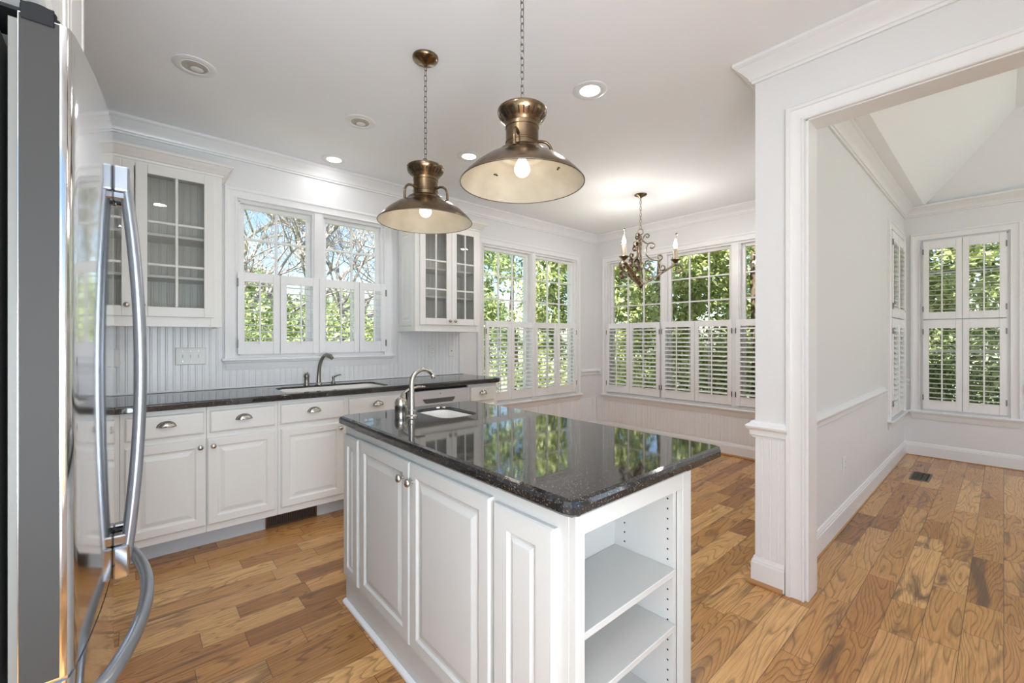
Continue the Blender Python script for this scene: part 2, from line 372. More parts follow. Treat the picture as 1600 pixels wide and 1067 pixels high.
# roof deck above so that no outdoor light leaks in
rd = MB().box((XL-.3, YRR-.3, 3.5), (XF+.5, YA+.45, 3.6)); struct('roof', rd, mat('roof_shingle', (.1, .1, .1), .9))
struct('ceiling_tray', t, CEIL, recalc=False)
sk = MB(); sk.box((XF, YRR-.1, C), (XF+.14, YR+.13, 3.5)); sk.box((XD, YR+.0, C+.1), (XF+.14, YR+.13, 3.5)); sk.box((XD, YRR, C), (XD+.1, YR, 3.5)); struct('wall_attic', sk, WALL)
# ------------------------------------------------------------------ mouldings
def crown(z, d=.085, h=.105, k=1):
    return [(0, z-h), (.012, z-h), (.014, z-h+.012), (.022, z-h+.016), (.026, z-h+.03), (.045, z-h+.052), (.064, z-h+.070), (.070, z-h+.078), (.078, z-h+.082), (d, z-h+.090), (d, z), (0, z)]
CR = crown(C-.001)
def crown_run(name, path): return struct(name, MB().sweep(CR, path), TRIM, smooth=True, auto=25)
# left-of-travel points into the room
e = .0005
crown_run('trim_1', [(XD-.0, YN+e), (XB-e, YN+e), (XB-e, YA-e), (XL+e, YA-e)][1:] if False else [(XB-e, YN+e), (XB-e, YA-e), (XL+e, YA-e), (XL+e, 1.9)])
crown_run('trim_2', [(XD-e, YK+.02), (XD-e, YN+e), (XB-.09, YN+e)])
crown_run('trim_3', [(XF-e, YRR+.01), (XF-e, YR-e), (XD2+e, YR-e), (XD2+e, YRR+.01)])
BP = [(0, 0), (.016, 0), (.016, .108), (.013, .112), (.013, .120), (.009, .128), (.006, .140), (0, .144)]
SHO = [(.016, 0), (.034, 0), (.034, .008), (.028, .016), (.016, .018)]
def base_run(side, path, shoe=TRIM, sp=None, small=False):
    struct('baseboard_'+side, MB().sweep([(o+e, z+.0005) for o, z in BP], path), TRIM, smooth=True, auto=25)
    struct('trim_shoe_'+side, MB().sweep([(o+e, z+.0008) for o, z in ([(.016, 0), (.024, 0), (.024, .004), (.016, .007)] if small else SHO)], sp or path), shoe)
base_run('back', [(XB, YN), (XB, YA), (2.66, YA)], OAK)
base_run('far', [(XF, YRR), (XF, YR), (XD2+.01, YR)], OAK, small=True)
base_run('pillar', [(XD, .728), (XD, YN), (XB, YN)], OAK, [(XD, .735), (XD, YN-.0), (XD+.5, YN)])
# chair rails
RP = [(0, 0), (.010, 0), (.012, .010), (.020, .014), (.020, .028), (.024, .040), (.036, .052), (.038, .062), (.030, .070), (.022, .074), (.014, .086), (0, .088)]
def rail(name, path, z0): struct(name, MB().sweep([(o+e, z+z0) for o, z in RP], path), TRIM, smooth=True, auto=25)
rail('trim_rail_1', [(XD, .713), (XD, YN), (XB, YN)], .768)
rail('trim_rail_2', [(XB, 3.745), (XB, YA), (4.60, YA)], .780)
rail('trim_rail_3', [(5.20, YR), (XD2+.03, YR)], .755)
rail('trim_rail_4', [(XF, YRR), (XF, -.135)], .755)
rail('trim_rail_5', [(XF, .69), (XF, YR), (6.49, YR)], .755)
# beadboard
def bead(name, fr, u0, u1, v0, v1, pitch=.042, T=.008):
    mb = MB(fr); us = []; u = u0
    prof = []
    n = max(1, round((u1-u0)/pitch)); pt = (u1-u0)/n
    for i in range(n):
        a = u0+i*pt
        prof += [(a, T-.004), (a+.0035, T), (a+.0095, T), (a+.0115, T-.0022), (a+.0135, T), (a+pt-.003, T)]
    prof.append((u1, T-.004))
    vs = [(a, v0, w) for a, w in prof]+[(a, v1, w) for a, w in prof]; k = len(prof)
    fs = [(i, i+1, k+i+1, k+i) for i in range(k-1)]
    mb.add(vs, fs); mb.add([(u0, v0, .0), (u1, v0, .0), (u1, v0, T), (u0, v0, T)], [(0, 1, 2, 3)])
    mb.add([(u0, v1, .0), (u1, v1, .0), (u1, v1, T), (u0, v1, T)], [(0, 1, 2, 3)])
    return struct(name, mb, TRIM, recalc=False)
bead('trim_beadboard_1', FA, XL, .50, .918, 1.40); bead('trim_beadboard_2', FA, .50, 1.90, .918, 1.05)
bead('trim_beadboard_3', FA, 1.90, 2.60, .918, 1.40)
bead('trim_beadboard_4', FA, 2.70, XB-.01, .145, .46); bead('trim_beadboard_5', FB, YN+.01, YA-.01, .145, .46)
bead('trim_beadboard_6', frame((XD, 0, 0), (0, 1, 0), (0, 0, 1), (-1, 0, 0)), .713, YN, .145, .768)
struct('trim_corner_bead', MB().box((2.60, YA-.016, .918), (2.655, YA-e, 2.36)), TRIM, bevel=.002)
struct('trim_backsplash_cap', MB().box((XL+.01, YA-.022, .915), (2.60, YA-.0085, .925)), TRIM, bevel=.002)
# doorway casing (kitchen side), mitred flat profile
def casing_prof(): return [(0, 0), (0, .014), (.004, .018), (.010, .018), (.014, .013), (.030, .012), (.055, .014), (.066, .017), (.070, .022), (.088, .022), (.092, .018), (.092, 0)]
def casing(name, fr, rect, parent=None, w=1.0, bottom=False, m=TRIM):
    """moulding running round rect (u0,u1,v0,v1) on its outside; prof x = distance from opening"""
    u0, u1, v0, v1 = rect; pr = [(a*w, b) for a, b in casing_prof()]; n = len(pr)
    cs = [((u0, v0), (-1, 0)), ((u0, v1), (-1, 1)), ((u1, v1), (1, 1)), ((u1, v0), (1, 0))]
    vs = []; fs = []
    for (u, v), (du, dv) in cs:
        for a, b in pr: vs.append((u+du*a, v+dv*a, b+.0005))
    for i in range(3):
        for q in range(n): fs.append((i*n+q, i*n+(q+1) % n, (i+1)*n+(q+1) % n, (i+1)*n+q))
    fs += [tuple(range(n)), tuple(range(3*n, 4*n))]
    o = MB(fr).add(vs, fs).build(name, m, parent, smooth=True, auto=20)
    if parent is None: o['kind'] = 'structure'
    return o
FD = frame((XD, 0, 0), (0, 1, 0), (0, 0, 1), (-1, 0, 0))
casing('trim_doorway_casing', FD, (-1.0, OPY-.006+.01, 0, OPZ-.006), w=.86)
jb = MB(); jb.box((XD-.001, OPY-.012, 0), (XD2+.001, OPY-.0005, OPZ)); jb.box((XD-.001, -1.0, OPZ-.012), (XD2+.001, OPY-.0005, OPZ-.0005)); struct('trim_doorway_jamb', jb, TRIM, bevel=.0015)
# ------------------------------------------------------------------ windows
def window(name, fr, rect, units, muntins, casew=.85, headz=None, sill=True, depth=WT, sz=None, lite=True, capext=(.0, .0), glass0=None):
    """rect hole; units list of (u0,u1) glass openings; muntins (nx, [z..])"""
    u0, u1, v0, v1 = rect
    o_ = fr((u0, v0, 0)); root = semp(name, tuple(o_))
    casing('casing', fr, (u0-.012, u1+.012, v0-.02, v1+.012), root, casew)
    # jamb liner
    j = MB(fr); tt = .012
    j.box((u0, v0, -depth), (u0+tt, v1, .001)); j.box((u1-tt, v0, -depth), (u1, v1, .001)); j.box((u0, v1-tt, -depth), (u1, v1, .001)); j.box((u0, v0, -depth), (u1, v0+tt, .001))
    for (a, b), (c, d) in zip(units[:-1], units[1:]):   # mullions
        j.box((b+.035, v0, -depth), (c-.035, v1, .004))
        j.box((b+.047, v0, .004), (c-.047, v1, .016))
    j.build('jamb', TRIM, root, bevel=.002)
    for (a, b) in units:
        st = .035; sa = a-st; sb = b+st; top = v1-.045; bot = v0+.06; mid = muntins[2]
        s = MB(fr)
        # upper sash
        w0, w1 = -.075, -.040
        s.box((sa, v0+tt, w0), (a, v1-tt, w1)); s.box((b, v0+tt, w0), (sb, v1-tt, w1)); s.box((a, top, w0), (b, v1-tt, w1)); s.box((a, v0+tt, w0), (b, bot, w1))
        s.box((a, mid-.02, w0), (b, mid+.02, w1+.01))
        s.build('sash', TRIM, root, bevel=.003)
        g = MB(fr); nx, zs = muntins[0], muntins[1]
        for i in range(1, nx):
            x = a+(b-a)*i/nx; g.box((x-.009, bot, -.068), (x+.009, top, -.044))
        for z in zs: g.box((a, z-.009, -.067), (b, z+.009, -.045))
        g.build('muntins', TRIM, root, bevel=.004)
        MB(fr).box((a-.005, bot-.005, -.060), (b+.005, top+.005, -.056)).build('glass', GLASS, root)
    # stool and apron
    z = sz if sz else v0-.02
    cw = .092*casew+.012
    s = MB(fr); s.box((u0-cw-.02, z-.022, -.02), (u1+cw+.02, z, .045)); s.build('sill', TRIM, root, bevel=.006, seg=2)
    a = MB(fr); prof = [(z-.022, .030), (z-.034, .028), (z-.040, .022), (z-.060, .018), (z-.085, .012), (z-.092, .010), (z-.092, 0), (z-.022, 0)]
    U0, U1 = u0-cw, u1+cw; vs = []
    for v, w in prof:
        vs.append((U0+(.030-w)*.6, v, w+.0005))
    for v, w in prof:
        vs.append((U1-(.030-w)*.6, v, w+.0005))
    n = len(prof); a.add(vs, [tuple(range(n)), tuple(range(n, 2*n))]+[(i, (i+1) % n, n+(i+1) % n, n+i) for i in range(n)])
    a.build('apron', TRIM, root)
    return root
window('window_1', FA, HA1, [(.645, 1.095), (1.255, 1.705)], (2, [2.06], 1.75), sz=1.142)
window('window_2', FA, HA2, [(2.975, 3.625), (3.785, 4.455)], (3, [2.02, 1.745], 1.47), sz=.545)
window('window_3', FB, HB, [(1.10, 1.85), (2.02, 2.71), (2.86, 3.57)], (3, [2.01, 1.73], 1.47), sz=.525)
window('window_4', FFr, HF, [(.01, .555)], (2, [2.0, 1.15], 1.5), sz=.50)
window('window_5', FRl, HR, [(5.60, 6.32)], (2, [2.0, 1.15], 1.5), sz=.50, depth=YN-YR)
window('window_added_6', FK, HK, [(-.65, .13), (.27, 1.05)], (3, [1.9], 1.4), sz=.40)  # unseen window, added as a place for the rear fill lamp
window('window_added_8', FL, HL, [(-1.0, -.20)], (3, [1.9], 1.4), sz=.40)  # unseen, added on the left wall to go with its fill lamp
window('window_added_7', FRR, HRR, [(3.10, 3.95), (4.10, 5.0), (5.15, 6.0)], (3, [1.9], 1.4), sz=.40)  # added out of view for the side room fill lamp
# ------------------------------------------------------------------ shutters
def shutter(fr, u0, u1, v0, v1, label, group, hinge=None, tilt=8, pitch=.0505, rail_b=.10, rail_t=.07, W0=.0):
    T = .026; st = .046
    th = thing('shutter_panel', label, 'shutter', tuple(fr((u0, v0, 0))), group)
    f = MB(fr); a, b = u0+.0012, u1-.0012
    f.box((a, v0, W0), (a+st, v1, W0+T)); f.box((b-st, v0, W0), (b, v1, W0+T)); f.box((a+st, v0, W0+.002), (b-st, v0+rail_b, W0+T-.003)); f.box((a+st, v1-rail_t, W0+.002), (b-st, v1, W0+T-.003))
    f.build('frame', SHUT, th, bevel=.002)
    sl = MB(fr); n = max(3, round((v1-v0-rail_b-rail_t)/pitch)); p = (v1-v0-rail_b-rail_t)/n
    ca, sa = cos(R_(tilt)), sin(R_(tilt))
    for i in range(n):
        z = v0+rail_b+(i+.5)*p; w = W0+T/2; hw = .029; ht = .0045
        sec = [(-hw, 0), (-hw*.6, ht*.8), (0, ht), (hw*.6, ht*.8), (hw, 0), (hw*.6, -ht*.8), (0, -ht), (-hw*.6, -ht*.8)]
        q = [(z+y*ca+x*sa, w+x*ca-y*sa) for x, y in sec]
        k = 8; sl.add([(a+st+.001, v, ww) for v, ww in q]+[(b-st-.001, v, ww) for v, ww in q], [tuple(range(k)), tuple(range(k, 2*k))]+[(j, (j+1) % k, k+(j+1) % k, k+j) for j in range(k)])
    sl.build('louvers', SHUT, th, smooth=True, auto=50)
    c = (a+b)/2
    MB(fr).box((c-.006, v0+rail_b-.02, W0+T/2+.030), (c+.006, v1-rail_t+.012, W0+T/2+.041)).build('tilt_rod', SHUT, th, bevel=.002)
    if hinge is not None:
        for z in (v0+.13*(v1-v0), v1-.13*(v1-v0)):
            x = a if hinge < 0 else b
            MB(fr).lathe([(.0042, -.028), (.0042, .028)], (0, 0, 0), 8, 'y') if False else None
            MB(fr).box((x-.005, z-.030, W0+T-.004), (x+.005, z+.030, W0+T+.005)).build('hinge', PEWT, th, bevel=.0015)
    return th
g = 'half-height shutters over the kitchen sink'
for (a, b, l, h) in ((.590, .880, 'white louvered shutter panel over the kitchen sink, leftmost of the four', -1), (.882, 1.175, 'white louvered shutter panel over the kitchen sink, second from the left', None),
                     (1.180, 1.520, 'white louvered shutter panel over the kitchen sink, third from the left behind faucet', None), (1.522, 1.832-.06, 'white louvered shutter panel over the kitchen sink, nearest the two-door wall cabinet', 1)):
    shutter(FA, a, b, 1.168, 1.793, l, g, h, tilt=-4, W0=.003)
g = 'half-height shutters on the breakfast nook back wall'
for (a, b, l, h) in ((2.95, 3.325, 'white half-height shutter panel in the nook, just beyond the counter end', -1), (3.327, 3.712, 'white half-height shutter panel in the nook, second beyond the counter end', None),
                     (3.716, 4.115, 'white half-height shutter panel in the nook, second left of the room corner', None), (4.117, 4.49, 'white half-height shutter panel in the nook, just left of the room corner', 1)):
    shutter(FA, a, b, .58, 1.49, l, g, h, tilt=-16, W0=.003)
g = 'half-height shutters behind the chandelier'
for (a, b, l, h) in ((3.265, 3.63, 'white half-height shutter panel just right of the nook corner, below the chandelier left candle', 1), (2.83, 3.262, 'white half-height shutter panel below the chandelier centre, second right of the nook corner', -1),
                     (2.385, 2.80, 'white half-height shutter panel below the chandelier right candle', 1), (1.965, 2.382, 'tall-louvered white shutter panel, second left of the doorway pillar', -1),
                     (1.50, 1.925, 'white half-height shutter panel partly hidden by the doorway pillar', 1)):
    shutter(FB, a, b, .56, 1.497, l, g, h, tilt=-18, W0=.003)
g = 'full-height shutters on the far wall of the side room'
for (a, b, c, d, l, h) in ((.285, .583, 1.50, 2.343, 'upper left shutter panel of side room far window', 1), (-.02, .283, 1.50, 2.343, 'upper right shutter panel of side room far window', -1),
                           (.285, .583, .525, 1.49, 'lower left shutter panel of side room far window', 1), (-.02, .283, .525, 1.49, 'lower right shutter panel of side room far window', -1)):
    shutter(FFr, a, b, c, d, l, g, h, tilt=-4, rail_b=.10 if c < 1 else .075, rail_t=.09, W0=.0)
g = 'shutters on the side room left wall'
for (a, b, c, d, l, h) in ((5.575, 5.958, 1.50, 2.343, 'upper shutter panel on side room left wall, nearer the camera', -1), (5.962, 6.345, 1.50, 2.343, 'upper shutter panel on side room left wall, nearer the far corner', 1),
                           (5.575, 5.958, .525, 1.49, 'lower shutter panel on side room left wall, nearer the camera', -1), (5.962, 6.345, .525, 1.49, 'lower shutter panel on side room left wall, nearer the far corner', 1)):
    shutter(FRl, a, b, c, d, l, g, h, tilt=-30, rail_t=.09, W0=.0)
# ------------------------------------------------------------------ cabinet parts
DOOR_RINGS = [(0, .013), (.004, .017), (.007, .019), (.048, .019), (.052, .016), (.056, .012), (.062, .011), (.066, .011), (.086, .017), (.090, .018)]
DRAW_RINGS = [(0, .012), (.004, .017), (.008, .019), (.012, .0195)]
def knob(mb_fr, u, v, w, parent, m=NICK):
    mb = MB(lambda p: mb_fr((u+p[0], v+p[1], w+p[2])))
    mb.lathe([(.006, 0), (.0055, .010), (.009, .014), (.014, .019), (.0155, .024), (.013, .029), (.006, .032), (1e-5, .0325)], n=16)
    return mb.build('knob', m, parent, smooth=True)
def cup_pull(fr, u, v, w, parent):
    mb = MB(fr); vs = []; fs = []; n = 14; k = 6; Wd = .043; H = .026; D = .024
    for i in range(k+1):
        ph = (pi/2)*i/k
        for j in range(n+1):
            th_ = pi*j/n
            vs.append((u+Wd*cos(th_)*(cos(ph)**.6 if i < k else 0), v-.012+H*1.25*sin(th_)*(cos(ph)**.7 if i < k else 0)+0.0, w+.001+D*sin(ph)))
    # quarter-dome hood opening downwards
    for i in range(k):
        for j in range(n): fs.append((i*(n+1)+j, i*(n+1)+j+1, (i+1)*(n+1)+j+1, (i+1)*(n+1)+j))
    mb.add(vs, fs)
    o = mb.build('cup_pull', NICK, parent, smooth=True, auto=60, recalc=False)
    s = o.modifiers.new('solid', 'SOLIDIFY'); s.thickness = .0015
    # flat rim
    rim = MB(fr); pts = [(u+(Wd+.002)*cos(pi*j/16), v-.012+(H*1.25+.002)*sin(pi*j/16), w+.002) for j in range(17)]
    rim.tube(pts, .0022, 6); rim.build('rim', NICK, o, smooth=True)
    return o
def door(fr, a, b, parent, m=CAB, knob_at=None, w=0.0, rings=DOOR_RINGS, name='door', km=NICK):
    f2 = lambda p: fr((p[0], p[1], p[2]+w))
    o = MB(f2).ringpanel(a, b, rings).build(name, m, parent)
    if knob_at: knob(f2, knob_at[0], knob_at[1], .019, o, km)
    return o
def glass_door(fr, a, b, parent, m=CAB, knob_at=None, w=0.0, nx=2, zs=None, st=.056):
    f2 = lambda p: fr((p[0], p[1], p[2]+w)); x0, y0 = a; x1, y1 = b
    mb = MB(f2); mb.box((x0, y0, 0), (x0+st, y1, .019)); mb.box((x1-st, y0, 0), (x1, y1, .019)); mb.box((x0+st, y0, 0), (x1-st, y0+st+.006, .019)); mb.box((x0+st, y1-st, 0), (x1-st, y1, .019))
    o = mb.build('door', m, parent, bevel=.003, seg=2)
    g = MB(f2); X0, X1, Y0, Y1 = x0+st, x1-st, y0+st+.006, y1-st
    for i in range(1, nx): g.box((X0+(X1-X0)*i/nx-.008, Y0, .002), (X0+(X1-X0)*i/nx+.008, Y1, .017))
    for z in zs or []: g.box((X0, z-.008, .002), (X1, z+.008, .0165))
    g.build('muntins', m, o, bevel=.004)
    MB(f2).box((X0-.004, Y0-.004, .006), (X1+.004, Y1+.004, .009)).build('glass', CGLASS, o)
    if knob_at: knob(f2, knob_at[0], knob_at[1], .019, o)
    return o
YC = YA-.61        # base cabinet face
FC = frame((0, YC, 0), (1, 0, 0), (0, 0, 1), (0, -1, 0))
TK = .104
def base_cab(x0, x1, label, fronts):
    th = thing('base_cabinet', label, 'cabinet', (x0, YC, 0), 'base cabinets along the back wall')
    b = MB(); b.box((x0+.0006, YC, TK), (x1-.0006, YA-.001, .872)); b.build('body', CAB, th, bevel=.0015)
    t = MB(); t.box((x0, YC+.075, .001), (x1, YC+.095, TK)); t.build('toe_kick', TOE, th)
    for f in fronts:
        if f[0] == 'door': door(FC, (f[1], .150), (f[2], .678), th, knob_at=f[3], w=.0008, name='door')
        if f[0] == 'drawer':
            d = MB(lambda p: FC((p[0], p[1], p[2]+.0008))).ringpanel((f[1], .712), (f[2], .843), DRAW_RINGS).build('drawer', CAB, th)
            cup_pull(FC, (f[1]+f[2])/2, .787, .020, d)
    return th
base_cab(-.94, -.50, 'grey-white base cabinet in the corner, mostly hidden behind the refrigerator', [('drawer', -.90, -.53), ('door', -.90, -.53, (-.57, .63))])
base_cab(-.50, -.055, 'grey-white base cabinet directly behind the refrigerator handles', [('drawer', -.47, -.075), ('door', -.47, -.075, (-.44, .63))])
base_cab(-.055, .337, 'leftmost fully visible base cabinet, one drawer over one door', [('drawer', -.034, .326), ('door', -.034, .334, (.305, .632))])
base_cab(.337, .730, 'base cabinet left of the floor register, door knob at its left edge', [('drawer', .354, .711), ('door', .341, .713, (.370, .632))])
base_cab(.730, 1.672, 'wide double base cabinet under the white sink', [('drawer', .746, 1.167), ('drawer', 1.202, 1.648), ('door', .748, 1.165, (1.137, .640)), ('door', 1.202, 1.648, (1.235, .640))])
base_cab(2.292, 2.628, 'narrow base cabinet at the counter end, right of the dishwasher', [('drawer', 2.308, 2.585), ('door', 2.308, 2.585, (2.335, .640))])
# dishwasher
th = thing('dishwasher', 'silver-grey built-in dishwasher between sink cabinet and narrow end cabinet', 'dishwasher', (1.98, YC, 0))
MB().box((1.684, YC+.02, .01), (2.286, YA-.02, .868)).build('tub', DARK, th)
MB().box((1.688, YC-.022, .11), (2.284, YC+.019, .69)).build('door', DWST, th, bevel=.004)
p = MB(); FCd = FC
dp = MB(FC); dp.box((1.690, .695, -.018), (2.282, .850, .022)); o = dp.build('control_panel', DWST, th, bevel=.004)
MB(FC).prism([(1.815, .782), (2.135, .782), (2.125, .758), (2.105, .742), (1.845, .742), (1.825, .758)], .0205, .024).build('handle_recess', mat('recess_grey', (.16, .17, .18), .3, .5), o)
MB(FC).prism([(1.812, .786), (2.140, .786), (2.137, .781), (1.815, .781)], .022, .028).build('handle_lip', DWST, o)
MB(FC).lathe([(.004, .022), (.004, .024), (1e-5, .0245)], (1.985, .818, 0), 12).build('indicator', BLACKP, o)
# register in the toe kick
th = thing('toe_kick_register', 'bronze slotted air register set in the toe kick under the sink cabinet', 'vent', (.84, YC+.07, 0))
fr_ = frame((0, YC+.0745, 0), (1, 0, 0), (0, 0, 1), (0, -1, 0)); RB = mat('register_bronze', (.16, .10, .06), .35, .8)
v = MB(fr_); v.box((.672, .004, 0), (1.002, .014, .008)); v.box((.672, .086, 0), (1.002, .096, .008)); v.box((.672, .014, 0), (.684, .086, .008)); v.box((.990, .014, 0), (1.002, .086, .008)); v.build('frame', RB, th, bevel=.001)
MB(fr_).box((.684, .014, -.0004), (.990, .086, .001)).build('backing', DARK, th)
v = MB(fr_)
for i in range(26): v.box((.689+i*.0117, .014, .001), (.693+i*.0117, .086, .006))
v.build('fins', RB, th)
# ------------------------------------------------------------------ worktops
def rrect(x0, x1, y0, y1, r, n=6):
    pts = []
    for cx, cy, a0 in ((x1-r, y0+r, -90), (x1-r, y1-r, 0), (x0+r, y1-r, 90), (x0+r, y0+r, 180)):
        for i in range(n+1): a = R_(a0+90*i/n); pts.append((cx+r*cos(a), cy+r*sin(a)))
    return pts
def slab(name, label, outer, hole, z0, z1, ch=.010, cat='worktop'):
    """solid slab with rounded profile on the outside and an eased hole"""
    bm = bmesh.new()
    def loop(pts, z): return [bm.verts.new((x, y, z)) for x, y in pts]
    def inset(pts, d):
        n = len(pts); out = []
        for i in range(n):
            a = Vector(pts[i-1]); b = Vector(pts[i]); c = Vector(pts[(i+1) % n])
            d1 = (b-a).normalized(); d2 = (c-b).normalized(); n1 = Vector((-d1.y, d1.x)); n2 = Vector((-d2.y, d2.x)); k = n1+n2; k /= max(k.dot(n1), .3)
            out.append((b.x+k.x*d, b.y+k.y*d))
        return out
    prof = [(ch*.6, z0), (0, z0+ch*.6), (0, z1-ch), (ch*.29, z1-ch*.29), (ch, z1)]
    loops = [loop(inset(outer, i_), z) for i_, z in prof]
    for A, B in zip(loops[:-1], loops[1:]):
        n = len(A)
        for i in range(n): bm.faces.new((A[i], A[(i+1) % n], B[(i+1) % n], B[i]))
    tops = [loops[-1]]; bots = [loops[0]]
    if hole:
        hp = [(0, z0), (0, z1-.004), (-.004, z1)]
        hl = [loop(inset(hole, i_), z) for i_, z in hp]
        for A, B in zip(hl[:-1], hl[1:]):
            n = len(A)
            for i in range(n): bm.faces.new((A[i], A[(i+1) % n], B[(i+1) % n], B[i]))
        tops.append(hl[-1]); bots.append(hl[0])
    for grp in (tops, bots):
        es = []
        for lp in grp:
            n = len(lp)
            for i in range(n):
                e_ = bm.edges.get((lp[i], lp[(i+1) % n])); es.append(e_)
        bmesh.ops.triangle_fill(bm, use_beauty=True, edges=es)
    bmesh.ops.recalc_face_normals(bm, faces=bm.faces)
    c = Vector((sum(p[0] for p in outer)/len(outer), sum(p[1] for p in outer)/len(outer), z0))
    for v_ in bm.verts: v_.co -= c
    me = bpy.data.meshes.new(name); bm.to_mesh(me); bm.free(); me.materials.append(GRAN)
    o = bpy.data.objects.new(name, me); COL.objects.link(o); o.location = c; o['label'] = label; o['category'] = cat
    return o
ZT = .914; ZB = .8735
outerA = [(XL+.002, 3.171), (2.60, 3.171), (2.635, 3.180), (2.655, 3.200), (2.662, 3.23), (2.662, YA-.009), (XL+.002, YA-.009)]
slab('worktop', 'long black speckled granite worktop along the back wall with an undermount sink', outerA, rrect(.80, 1.56, 3.25, 3.645, .07), ZB, ZT)
def sink(label, x0, x1, y0, y1, r, depth):
    th = thing('sink', label, 'sink', ((x0+x1)/2, (y0+y1)/2, ZB-depth))
    top = rrect(x0+.009, x1-.009, y0+.009, y1-.009, r); n = len(top); cx, cy = (x0+x1)/2, (y0+y1)/2
    rings = []
    def sc(k): return [(cx+(x-cx)*k, cy+(y-cy)*k) for x, y in top]
    lv = [(1.0, ZT-.014), (.985, ZB-depth*.7), (.965, ZB-depth*.92), (.90, ZB-depth), (.12, ZB-depth-.004)]
    vs = []; fs = []
    for k, z in lv: vs += [(x, y, z) for x, y in sc(k)]
    for q in range(len(lv)-1):
        for i in range(n): fs.append((q*n+i, q*n+(i+1) % n, (q+1)*n+(i+1) % n, (q+1)*n+i))
    fs.append(tuple(range((len(lv)-1)*n, len(lv)*n)))
    o = MB().add(vs, fs).build('bowl', PORC, th, smooth=True, recalc=False)
    s_ = o.modifiers.new('solid', 'SOLIDIFY'); s_.thickness = .006; s_.offset = 0
    MB().lathe([(.035, 0), (.035, .004), (.02, .005), (1e-5, .003)], (cx, cy, ZB-depth-.003), 20).build('drain', CHROME, th, smooth=True)
sink('wide white undermount sink in the back wall worktop below the shutters', .80, 1.56, 3.25, 3.645, .07, .19)
# island
IX0, IX1, IY0, IY1 = .785, 1.352, .665, 2.125
th = thing('kitchen_island', 'grey painted kitchen island with panel doors and open end shelves', 'island', (IX0, IY0, 0))
b = MB(); D = .022
b.box((IX0, IY0+D, .0), (IX0+D, IY1, .872)); b.box((IX1-D, IY0+D, 0), (IX1, IY1, .872)); b.box((IX0+D, IY1-D, 0), (IX1-D, IY1, .872))
b.box((IX0, IY0, 0), (.818, IY0+D, .872)); b.box((1.298, IY0, 0), (IX1, IY0+D, .872)); b.box((.818, IY0, .815), (1.298, IY0+D, .872)); b.box((.818, IY0, 0), (1.298, IY0+D, .150))
b.build('carcass', ISL, th, bevel=.0015)
n_ = MB(); n_.box((.808, .905, .13), (1.278, .915, .872)); n_.build('back_panel', ISL, th)
b = MB(); b.box((.807, IY0+D, .13), (.816, .905, .872)); b.build('side_panel', ISL, th)
b = MB(); b.box((1.278, IY0+D, .13), (1.2965, .905, .872)); sp_ = b.build('side_panel', ISL, th)
for ys in (.705, .865):
    h = MB()
    for i in range(20): h.lathe([(.003, -.0008), (.003, 0), (1e-5, .0001)], (1.2776, ys, .17+i*.032), 8, 'x')
    h.build('peg_holes', DARK, sp_)
for z, nm in ((.545, 'shelf'), (.372, 'shelf'), (.130, 'shelf')):
    MB().box((.8165, IY0+.012 if z > .2 else IY0+D, z), (1.2775, .9045, z+.019)).build(nm, ISL, th, bevel=.002)
FI = frame((IX0, 0, 0), (0, 1, 0), (0, 0, 1), (-1, 0, 0))
NR = [(0, .013), (.004, .017), (.007, .019), (.052, .019), (.056, .014), (.060, .011), (.064, .011), (.080, .017)]
NP = [(0, .013), (.004, .017), (.007, .019), (.060, .019), (.064, .014), (.068, .011), (.072, .011), (.084, .017)]
door(FI, (1.938, .150), (2.110, .826), th, ISL, w=.0006, rings=[(0, .013), (.004, .017), (.007, .019), (.050, .019), (.053, .014), (.056, .011), (.062, .011), (.074, .017)], name='end_panel')
door(FI, (1.450, .150), (1.912, .830), th, ISL, (1.490, .765), w=.0006)
door(FI, (.972, .150), (1.446, .830), th, ISL, (1.420, .765), w=.0006)
door(FI, (.722, .150), (.955, .822), th, ISL, w=.0006, rings=NP, name='end_panel')
MB().sweep([(.0005, .0005), (.018, .0005), (.018, .012), (.010, .020), (.0005, .022)], [(IX0, IY1+.0), (IX0, IY0), (IX1, IY0)][::-1] if False else [(IX0, IY1), (IX0, IY0)][::-1]).build('base_moulding', TRIM, th, bevel=.002)
outI = [(.775, .640), (1.515, .640), (1.535, .648), (1.545, .668), (1.545, 2.10), (1.515, 2.139), (.775, 2.139), (.745, 2.110), (.745, .670), (.752, .650)]
slab('island_worktop', 'black speckled granite island worktop with clipped corners and bar sink', outI, rrect(1.09, 1.30, 1.715, 2.03, .06), ZB, ZT, ch=.014)
sink('small white undermount bar sink in the island worktop', 1.09, 1.30, 1.715, 2.03, .06, .15)
